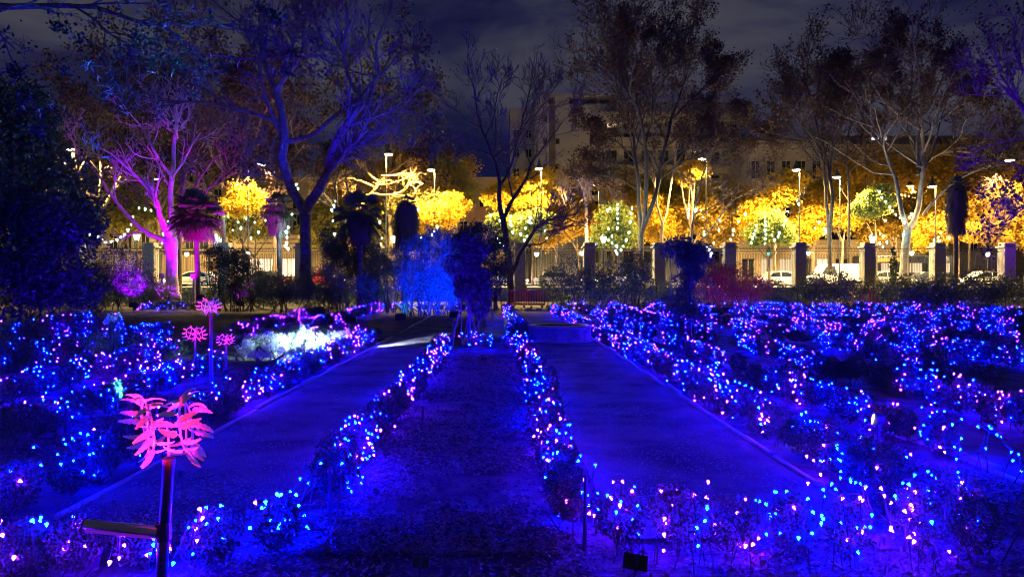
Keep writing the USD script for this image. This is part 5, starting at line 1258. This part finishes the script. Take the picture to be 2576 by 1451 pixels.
# ================================================================== FLOODLIGHTS ON TREES AND BEDS
floodlight('violet floodlight before the purple-lit pale tree', (at(446, 0, 42)[0], 42, .3), at(433, 560, 46), (0.46, 0.0, 1.0), 1900, 30, .2)
floodlight('second violet floodlight left of the purple-lit pale tree', (at(405, 0, 42.6)[0], 42.6, .3), at(385, 440, 46), (0.40, 0.0, 1.0), 1400, 26, .2)
floodlight('magenta floodlight below the magenta palm', (at(500, 0, 38)[0], 38, .8), at(492, 540, 44), (0.85, 0.0, 1.0), 2000, 16, .2)
floodlight('blue floodlight in the dark bed aimed at the right boughs of the forked tree', (at(1005, 0, 27)[0], 27, .35), at(905, 250, 42), (0.01, 0.006, 1.0), 5200, 12, .2)
floodlight('second blue floodlight aimed high into the crown of the forked tree', (at(880, 0, 26)[0], 26, .35), at(1010, 130, 43), (0.02, 0.0, 1.0), 3200, 18, .2)
floodlight('third blue floodlight aimed into the left boughs of the forked tree', (at(640, 0, 25)[0], 25, .35), at(680, 130, 42), (0.10, 0.0, 1.0), 1500, 22, .2)
floodlight('blue floodlight before the bright blue shrub', (at(1140, 0, 30.5)[0], 30.5, .25), at(1085, 690, 34), (0.0, 0.012, 1.0), 11000, 30, .2)
floodlight('blue floodlight in the middle bed before the rose pillar', (at(1215, 0, 15.2)[0], 15.2, .1), at(1180, 690, 19), (0.03, 0.0, 1.0), 700, 34, .06)
floodlight('blue-violet floodlight at the right edge aimed at the edge tree', (at(2500, 0, 26)[0], 26, .3), at(2560, 260, 34), (0.08, 0.0, 1.0), 3500, 24, .2)
floodlight('violet floodlight at the right edge aimed at the amber tree', (at(2480, 0, 45)[0], 45, .4), at(2560, 540, 62), (0.22, 0.0, 1.0), 2500, 14, .2)
floodlight('blue floodlight below the huge dark evergreen', (at(150, 0, 20)[0], 20, .3), at(90, 500, 25), (0.02, 0.0, 1.0), 5000, 40, .2)
floodlight('violet floodlight aimed at the brown crowns left of the forked tree', (at(600, 0, 40)[0], 40, .4), at(600, 300, 62), (0.32, 0.0, 0.7), 5000, 24, .2)
floodlight('second violet floodlight aimed at the brown crowns at the upper left', (at(330, 0, 38)[0], 38, .4), at(300, 200, 62), (0.22, 0.0, 1.0), 4000, 26, .2)
floodlight('dim violet floodlight before the magenta-red bush', (at(1830, 0, 34)[0], 34, .3), at(1840, 690, 38), (0.4, 0.0, 0.8), 260, 40, .2)

# the bed washed with white light
r = rng_of(950)
k = 0
for px, py, Y, w, h in [(640, 862, 16.0, 26, 20), (675, 858, 16.2, 28, 22), (705, 862, 15.9, 26, 20), (735, 858, 16.3, 26, 22), (765, 850, 16.5, 22, 30), (800, 860, 16.2, 24, 22), (840, 852, 16.6, 22, 22), (618, 872, 15.4, 24, 16), (690, 880, 15.2, 34, 14), (760, 885, 15.0, 30, 12), (650, 890, 14.9, 30, 12), (870, 845, 17.0, 16, 16)]:
    shrub('bedding_plant', 'pale low plant in the white-lit bed, ' + ORD[k] + ' counted from its back left', [(px, py, w, h)], Y, 'pale_leaf' if k % 3 else 'grey_leaf', 900, 960 + k, 0.038, 'plant', 3, 0.25)
    k += 1
floodlight('bright white floodlight lying in the white-lit bed', (at(808, 0, 15.6)[0], 15.4, .16), at(735, 862, 16.4), (0.60, 0.92, 1.0), 620, 62, .09)
floodlight('white floodlight beside the left path sweeping a streak across the sand', (at(905, 0, 17.4)[0], 17.4, .22), gp(1040, 862), (0.65, 0.75, 1.0), 3200, 11, .06)
# round spotlight disc standing in the right beds
p = at(2196, 1052, 7.4)
t = thing('disc_lamp', 'round pink-white spotlight standing on the bed floor at the right, shining left', 'lamp', (p[0], p[1], 0))
a = np.arange(18) / 18 * 2 * math.pi
disc = np.column_stack([np.full(18, p[0]) + .012 * np.sin(a), p[1] + .028 * np.cos(a), p[2] + .062 * np.sin(a)])
part(t, 'lens', (np.vstack([[p + [-.004, 0, 0]], disc]), np.array([[0, 1 + (k + 1) % 18, 1 + k] for k in range(18)])), glow('spot_lens', (1.0, 0.62, 0.9), 3.0))
part(t, 'housing', tube([p + [.008, .002, 0], p + [.09, .01, 0]], .068, 16), M['black_plastic'])
part(t, 'stake', tube([p + [.05, 0, -.05], [p[0] + .05, p[1], -.05]], .012, 6), M['black_plastic'])
spot(t, p + [-.03, 0, 0], [p[0] - .55, p[1] + .03, -0.05], (1.0, 0.35, 0.8), 70, 17, 0.02, .6)
floodlight('cyan floodlight below the cluster of pale leaves at the left', (at(300, 0, 14.5)[0], 14.5, .1), at(262, 805, 15.6), (0.05, 0.6, 1.0), 14, 26, .05)
shrub('leaf_sprig', 'cluster of long pale leaves lit cyan among the left lights', [(268, 800, 20, 14), (285, 790, 14, 10)], 15.6, 'pale_leaf', 46, 990, 0.12, 'plant', 3, 0.15)
floodlight('cyan floodlight below the spiky grass under the blue shrub', (at(1012, 0, 33)[0], 33, .1), at(1018, 768, 34.5), (0.05, 0.5, 1.0), 60, 26, .06)
t = thing('spiky_grass', 'tuft of spiky grass lit cyan at the foot of the blue shrub', 'grass', (*gp(1018, 790)[:2], 0))
pts = []
b = at(1018, 778, 34.5); b[2] = .05
for k in range(46):
    e = b + [r.normal(0, .42), r.normal(0, .25), r.uniform(.35, .75)]
    a0 = b + r.normal(0, .05, 3) * [1, 1, 0]
    pts.append([a0, (a0 + e) / 2 + [0, 0, .14], e])
part(t, 'blades', tubes(np.array(pts), np.tile([.016, .012, .003], (46, 1)), 3), M['pale_leaf'], kind='stuff')

# ================================================================== WHITE LIGHTS IN THE STREET TREES
TL = [('white lights sagging in front of the lantern left of the purple-lit trunk', 57.2, [(226, 592), (238, 602), (246, 595), (255, 604), (265, 612), (280, 609), (295, 605), (305, 598), (313, 592), (322, 580), (330, 566), (335, 546), (338, 557), (350, 524), (365, 527), (380, 530)]),
      ('white lights wound round the trunk behind the purple-lit tree', 52, [(427, 525), (430, 546), (422, 557), (411, 590), (407, 613), (449, 593), (450, 605), (449, 617), (446, 628)]),
      ('white lights in the pale yellow tree left of the forked tree', 66, [(560, 582), (575, 545), (580, 510), (597, 523), (600, 560), (585, 580), (606, 575), (632, 600), (625, 530), (640, 560), (655, 520), (668, 555), (650, 585), (620, 550), (592, 540)]),
      ('white lights wound round the skirted palm left of the forked tree', 46.2, [(725, 573), (721, 585), (722, 598), (722, 612), (718, 620), (725, 627), (735, 540)]),
      ('white lights in the thin tree right of the forked tree', 57, [(844, 507), (840, 520), (835, 530), (838, 555), (842, 590), (834, 625), (822, 627), (850, 628), (745, 465), (750, 475), (740, 480)]),
      ('few white lights beside the bluish fan palm', 60, [(932, 497), (929, 510), (955, 560), (960, 600)]),
      ('white lights above the blue shrub', 57, [(1100, 572), (1093, 583), (1087, 593), (1040, 520), (1052, 528), (1035, 532), (1060, 600)]),
      ('white lights round the two-stemmed bare tree', 57, [(1234, 543), (1257, 556), (1251, 599), (1258, 609), (1266, 617), (1284, 545), (1284, 557), (1286, 568), (1290, 585), (1296, 617), (1311, 549), (1335, 550), (1330, 558), (1336, 562), (1322, 575), (1325, 595), (1319, 605), (1371, 582), (1375, 600), (1310, 590)]),
      ('columns of white lights in the green tree left of the big plane tree', 58.5, [(1553, 515), (1553, 527), (1553, 538), (1553, 551), (1555, 562), (1553, 575), (1528, 530), (1535, 525), (1588, 538), (1590, 525), (1531, 577), (1582, 586), (1585, 560), (1552, 620), (1549, 633), (1568, 620), (1563, 630), (1553, 640), (1540, 612), (1540, 595), (1530, 605), (1575, 605)]),
      ('white lights in the bare twigs right of the big plane tree', 58.5, [(1733, 516), (1733, 528), (1732, 538), (1731, 547), (1767, 547), (1763, 530), (1750, 530), (1811, 557), (1875, 540), (1858, 558), (1771, 583), (1771, 592), (1808, 580), (1795, 612), (1785, 629), (1844, 592), (1838, 603), (1845, 580), (1778, 620)]),
      ('columns of white lights in the green tree before the classical house', 60, [(1925, 547), (1925, 558), (1925, 568), (1925, 580), (1926, 590), (1925, 602), (1924, 613), (1903, 568), (1900, 580), (1897, 590), (1893, 600), (1890, 612), (1982, 533), (1977, 555), (1972, 567), (1960, 588), (1957, 597), (1942, 592), (1948, 605)]),
      ('white lights wound up the tall pale plane tree at the right', 58.2, [(2212, 484), (2219, 498), (2228, 508), (2238, 522), (2247, 532), (2254, 541), (2263, 548), (2276, 560), (2293, 540), (2288, 548), (2227, 556), (2273, 592), (2214, 588), (2222, 596), (2213, 613), (2221, 622), (2232, 610)]),
      ('white lights in the trees by the skirted palm at the right', 58, [(2360, 597), (2362, 607), (2366, 588), (2388, 600), (2390, 585), (2350, 605)]),
      ('white lights in the plane tree with the thin crown', 60, [(2075, 577), (2072, 590), (2078, 584), (2005, 505), (2010, 515), (2060, 560), (2050, 575)])]
for k, (l, Y, ps) in enumerate(TL):
    r = rng_of(1200 + k)
    t = thing('tree_lights', l, 'string lights', at(*ps[0], Y))
    pos = np.array([at(a, b, Y + r.normal(0, .25)) for a, b in ps])
    for p in pos:
        part(t, 'bulb', bulb_mesh(p, np.array([r.normal(0, .3), r.normal(0, .3), 1.0]), r.uniform(3.0, 5.6), 6), M['tree_led'])
    part(t, 'cable', tube(pos, 0.008, 3), M['rope'])

# ================================================================== BARRIERS, POSTS, PLATES
def barrier(label, px, py, Y, w, h, gaps=9):
    p = at(px, py, Y); p[2] = 0.0
    W, H = w * Y / F, h * Y / F
    t = thing('plastic_barrier', label, 'barrier', p)
    x0, x1, y = p[0] - W / 2, p[0] + W / 2, p[1]
    for a, b, c0, c1 in ((x0, x1, H - .12, H), (x0, x1, .16, .27)):
        part(t, 'rail', bevel_box(a, b, y - .03, y + .03, c0, c1, .012), M['red_plastic'])
    for k in range(gaps):
        x = x0 + .05 + k * (W - .1) / (gaps - 1)
        part(t, 'slat', bevel_box(x - .035, x + .035, y - .02, y + .02, .274, H - .124, .008), M['red_plastic'])
    for x in (x0 + .2, x1 - .2):
        part(t, 'foot', bevel_box(x - .06, x + .06, y - .28, y + .28, 0.0, .15, .02), M['black_plastic'])
barrier('dark red plastic barrier at the end of the basin path, left one', 1305, 775, 42.5, 44, 46, 7)
barrier('dark red plastic barrier at the end of the basin path, right one', 1350, 776, 42.3, 44, 46, 7)
barrier('dim red plastic barrier at the far right behind the lit beds', 2165, 778, 43, 96, 44, 12)
# low iron fence by the purple-lit trunk
t = thing('low_fence', 'low black garden fence at the foot of the purple-lit trunk', 'fence', (at(435, 740, 44)[0], 44, 0))
x0, x1 = at(405, 740, 44)[0], at(560, 740, 44)[0]
for k in range(24):
    x = x0 + k * (x1 - x0) / 23
    part(t, 'picket', tube([(x, 44, -.05), (x, 44, .78)], .014, 5), M['iron'])
for z in (.15, .45, .76):
    part(t, 'rail', box(x0 - .02, x1 + .02, 43.985, 44.015, z - .012, z + .012), M['iron'])
for k, px in enumerate((408, 488)):
    p = at(px, 740, 45)
    t = thing('bollard', ('pale post left of the purple-lit trunk', 'pale post with a flat head right of the purple-lit trunk')[k], 'post', (p[0], 45, 0))
    part(t, 'shaft', bevel_box(p[0] - .07, p[0] + .07, 44.95, 45.05, 0, at(0, 700, 45)[2], .01), M['pale_bark'])
    part(t, 'head', bevel_box(p[0] - .16, p[0] + .16, 44.9, 45.1, at(0, 700, 45)[2] + .003, at(0, 692, 45)[2] + .1, .01), M['pale_bark'])
# rubble kerb lit yellow at the end of the basin path
t = thing('rubble_kerb', 'row of rough stones at the end of the basin path', 'kerb', (*gp(1325, 780)[:2], 0))
r = rng_of(77)
for k in range(12):
    p = gp(1292 + k * 8, 780 + r.uniform(-1, 1)); p[1] = 37.8 + r.normal(0, .08); p[0] = at(1288 + k * 8, 700, 37.8)[0]
    s = r.uniform(.05, .085)
    v, f = bevel_box(-s, s, -s, s, -.02, .16 + r.uniform(-.04, .04), .02)
    part(t, 'stone', (v + r.normal(0, .008, v.shape) + [p[0], p[1], 0], f), M['stone'])
def plant_label(label, px, py, Y, w, h, seed, lean=0.25):
    r = rng_of(seed)
    p = at(px, py, Y); s = Y / F; W, H = w * s, h * s
    t = thing('plant_label', label, 'plant label', (p[0], p[1], 0))
    v, f = bevel_box(-W / 2, W / 2, -.006, .006, -H / 2, H / 2, .003)
    a, b = lean, r.normal(0, .08)
    Rm = np.array([[1, 0, 0], [0, math.cos(a), math.sin(a)], [0, -math.sin(a), math.cos(a)]]) @ np.array([[math.cos(b), 0, math.sin(b)], [0, 1, 0], [-math.sin(b), 0, math.cos(b)]])
    part(t, 'plate', (v @ Rm.T + p, f), M['label_plate'])
    part(t, 'stake', tube([p + [0, -.012, H * .35], p + [0, -.012, -H * .3], [p[0] + r.normal(0, .01), p[1] - .03, -.05]], .009, 6), M['wood'])
plant_label('dark plant label on a stake left of the big spinner pole', 222, 1400, 4.35, 66, 58, 1, .5)
plant_label('dark plant label on a stake in front of the middle bed', 1058, 1412, 4.2, 46, 30, 2, .8)
plant_label('dark plant label on a stake in front of the front lit hedge', 1598, 1412, 4.2, 64, 40, 3, .6)
plant_label('tilted dark plant label below the end of the front lit hedge', 2222, 1362, 4.6, 54, 40, 4, .7)
plant_label('small plant label beside the tall thin spinner pole', 540, 992, 9.6, 16, 12, 5, .3)
plant_label('small plant label in the bed behind the big spinner', 455, 1190, 6.2, 20, 14, 6, .3)
# near stakes in the hedges
for k, (px, py, Y, h) in enumerate([(1470, 1385, 4.75, .46), (1062, 1090, 8.4, .3), (828, 1330, 5.0, .38), (165, 1105, 7.9, .35), (345, 1170, 7.0, .25), (1365, 1110, 8.0, .35)]):
    p = gp(px, py)
    lone('garden_stake', 'thin wooden stake ' + ['at the corner of the front hedge by the middle bed', 'in the hedge left of the middle bed, halfway along', 'at the near end of the hedge left of the middle bed', 'in the left beds behind the big spinner', 'in the bed just behind the big spinner', 'in the hedge right of the middle bed'][k], 'stake', tube([[p[0], p[1], -.05], [p[0] + .01, p[1], h]], .014, 6), M['wood'])
# loose rods and hose in the foreground
for k, (a, b, l) in enumerate([((838, 1345), (905, 1180), 'bent bare stem leaning at the near end of the hedge left of the middle bed'), ((790, 1400), (850, 1330), 'thin dry stem lying before the near end of the left hedge'), ((690, 1385), (812, 1335), 'pale stick lying by the front hedge left of the middle bed'), ((1040, 1320), (1068, 1360), 'short stick lying on the middle bed')]):
    p, q = gp(*a, .03), gp(*b, .03)
    q[1] = min(q[1], p[1] + .9); q[2] = .3 if k == 0 else .04
    lone('dry_stick', l, 'stick', tube(resample([p, (p + q) / 2 + [.03, 0, .05], q], [.008, .008, .005], 8)[0], .008, 5), M['wood'])

# ================================================================== OVERHANGING BOUGHS, TOP LEFT
r = rng_of(1300)
LB = [[(-420, 900, 60), (-380, 400, 46), (-330, 60, 40)], [(-330, 80, 32), (-120, 20, 24), (0, 12, 16), (160, 8, 12), (280, 22, 10), (370, 48, 9), (440, 40, 8), (500, 30, 7), (560, 45, 5), (620, 52, 3)],
      [(370, 48, 7), (420, 78, 6), (470, 110, 5), (540, 100, 5), (650, 85, 3), (760, 60, 2)], [(160, 12, 7), (230, 50, 6), (310, 110, 5), (370, 150, 4), (440, 200, 3), (470, 240, 1.5)], [(300, 25, 6), (360, -20, 5), (450, -40, 3)],
      [(-330, 120, 26), (-150, 90, 16), (20, 60, 10), (120, 40, 6), (200, 30, 3)], [(250, 60, 4), (290, 90, 3.5), (400, 130, 3), (480, 165, 2)]]
t = bare_tree('overhanging_tree', 'leafy boughs of a near tree hanging in at the upper left', LB, 15, 1301, 'bark', (8, 6, 4), (0.4, 0.45, 0.5), 0.3, -0.02, 0.004, 'dark_leaf', 1500, 0.085)
lv = []
for px, py, n in [(150, 65, 90), (205, 100, 60), (340, 95, 90), (160, 170, 60), (445, 165, 60), (510, 160, 50), (560, 165, 40), (280, 205, 50), (675, 175, 0), (730, 130, 60), (690, 40, 80), (660, 20, 80), (720, 180, 70), (480, 250, 30), (255, 235, 30), (60, 250, 120), (40, 180, 140), (100, 330, 100)]:
    if n:
        c = at(px, py, 14.5 + r.normal(0, .4))
        lv.append(c + r.normal(0, .085, (n, 3)))
part(t, 'leaf_clusters', leaves(np.vstack(lv), 0.085, r, 0.7), M['dark_leaf'], kind='stuff')
DL = [(215, 163, 9), (222, 175, 4), (248, 200, 3), (258, 221, 2), (266, 222, 4), (278, 236, 5), (100, 285, 5), (130, 262, 4), (160, 277, 2), (204, 312, 2), (218, 334, 2), (216, 350, 4), (230, 367, 3), (236, 350, 6), (248, 365, 4), (264, 397, 2), (180, 90, 3), (168, 48, 2), (345, 32, 3), (335, 26, 2), (418, 14, 3), (430, 60, 3), (475, 70, 2), (482, 60, 1), (496, 48, 2), (535, 143, 2), (387, 180, 3), (430, 190, 2), (398, 265, 2), (338, 317, 2), (300, 268, 2), (310, 282, 4), (486, 12, 2), (495, 28, 1), (600, 170, 1), (705, 370, 2), (700, 366, 1), (40, 150, 2), (5, 30, 4), (70, 330, 2)]
t = thing('dangling_leaves', 'narrow pale leaves on a hanging twig, lit cyan at the upper left', 'twig', at(215, 163, 13))
q, tw = [], []
for px, py, n in DL[:36]:
    c = at(px, py, 13 + r.normal(0, .25))
    q.append(c + r.normal(0, .028, (max(1, n - 1), 3)))
s_ = 0.17
part(t, 'leaves', leaves(np.vstack(q), s_, r, 0.2), M['pale_leaf'], kind='stuff')
path = [(110, -20), (165, 45), (185, 95), (215, 160), (250, 200), (280, 236), (300, 270), (310, 290)]
part(t, 'twig', tube(np.array([at(a, b, 13.05) for a, b in path]), .006, 4), M['wood'])
path = [(60, 250), (100, 285), (150, 270), (204, 312), (236, 350), (264, 397)]
part(t, 'twig', tube(np.array([at(a, b, 13.05) for a, b in path]), .005, 4), M['wood'])
floodlight('narrow cyan floodlight in the left beds aimed at the hanging twig', (at(300, 0, 9.5)[0], 9.5, .15), at(230, 230, 13), (0.05, 0.45, 1.0), 900, 19, .06)

# ================================================================== LEAF LITTER
r = rng_of(1400)
def scatter(n, x0, x1, y0, y1, size, keep):
    xy = np.column_stack([r.uniform(x0, x1, n * 3), y0 + (y1 - y0) * r.uniform(0, 1, n * 3) ** 1.5])
    k = meshkit.fbm(np.column_stack([xy * 1.3, np.zeros(len(xy))]), 4, 9)
    xy = xy[(k > keep)][:n]
    p = np.column_stack([xy, r.uniform(0.012, 0.04, len(xy))])
    d = r.uniform(0, 2 * math.pi, len(p)); s = size * r.uniform(.5, 1.35, len(p))[:, None]
    a = np.column_stack([np.cos(d), np.sin(d), r.normal(0, .35, len(p))]); b = np.column_stack([-np.sin(d), np.cos(d), r.normal(0, .45, len(p))])
    v = np.stack([p - a * s, p + b * s * .4 + [0, 0, .004], p + a * s, p - b * s * .4], 1).reshape(-1, 3)
    i = np.arange(len(p))[:, None] * 4
    return v, np.vstack([i + [0, 1, 2], i + [0, 2, 3]])
lone('leaf_litter', 'dry fallen leaves covering the bare soil in the foreground', 'leaf litter', join(scatter(15000, -3.6, 4.2, 2.6, 5.6, .019, .36), scatter(14000, -1.3, 0.3, 4.5, 16.5, .021, .36), scatter(2600, 2.9, 4.1, 5, 14, .02, .42), scatter(2200, -5, -3.6, 5, 14, .02, .42)), M['litter'], kind='stuff')
lone('path_litter', 'few fallen leaves scattered on the two sandy paths', 'leaf litter', join(scatter(500, .75, 2.4, 5.4, 22, .018, .3), scatter(420, -3.1, -1.6, 5.4, 22, .018, .3)), M['litter'], kind='stuff')
gs = []
for k in range(260):
    x, y = r.uniform(-3.4, -1.7) if r.random() < .5 else r.uniform(.6, 2.9), r.uniform(4.2, 4.95)
    h = r.uniform(.08, .3)
    gs.append(([x, y, 0], [x + r.normal(0, .03), y + r.normal(0, .02), h * .6], [x + r.normal(0, .07), y + r.normal(0, .05), h]))
lone('weeds', 'thin weeds and sprouts among the lights of the front hedges', 'weeds', tubes(np.array(gs), np.tile([.0035, .003, .001], (len(gs), 1)), 3, cap=False), M['dark_leaf'], kind='stuff')

# pebbles on the paths and clods on the beds
r = rng_of(1500)
def pebbles(n, x0, x1, y0, y1, s0, s1, z):
    xy = np.column_stack([r.uniform(x0, x1, n), y0 + (y1 - y0) * r.uniform(0, 1, n) ** 1.7])
    c = np.column_stack([xy[:, 0] - SK * (xy[:, 1] - 5), xy[:, 1], np.full(n, z)])
    s = r.uniform(s0, s1, (n, 1, 1)) * r.uniform(.6, 1.3, (n, 1, 3))
    o = np.array([[1, 0, 0], [0, 1, 0], [-1, 0, 0], [0, -1, 0], [0, 0, .8]], float)
    a = r.uniform(0, 6.28, n); R = np.zeros((n, 3, 3)); R[:, 0, 0] = R[:, 1, 1] = np.cos(a); R[:, 0, 1] = -np.sin(a); R[:, 1, 0] = np.sin(a); R[:, 2, 2] = 1
    v = np.einsum('nij,nkj->nki', R, o[None] * s * r.uniform(.8, 1.2, (n, 5, 3))) + c[:, None, :]
    i = np.arange(n)[:, None] * 5
    return v.reshape(-1, 3), np.vstack([i + [0, 1, 4], i + [1, 2, 4], i + [2, 3, 4], i + [3, 0, 4]])
lone('gravel', 'loose gravel strewn over the two sandy paths', 'gravel', join(pebbles(11000, .72, 2.42, 4.9, 18, .003, .013, .022), pebbles(11000, -3.1, -1.62, 4.9, 18, .003, .013, .022)), M['stone'], kind='stuff')
lone('soil_clods', 'small clods of dark soil on the beds', 'soil', join(pebbles(5000, -1.3, .4, 4.0, 17, .006, .022, .0), pebbles(5000, -4, 5, 2.7, 5.0, .005, .018, .0), pebbles(2500, 2.9, 5.3, 5, 14, .006, .02, .0)), M['soil'], kind='stuff')
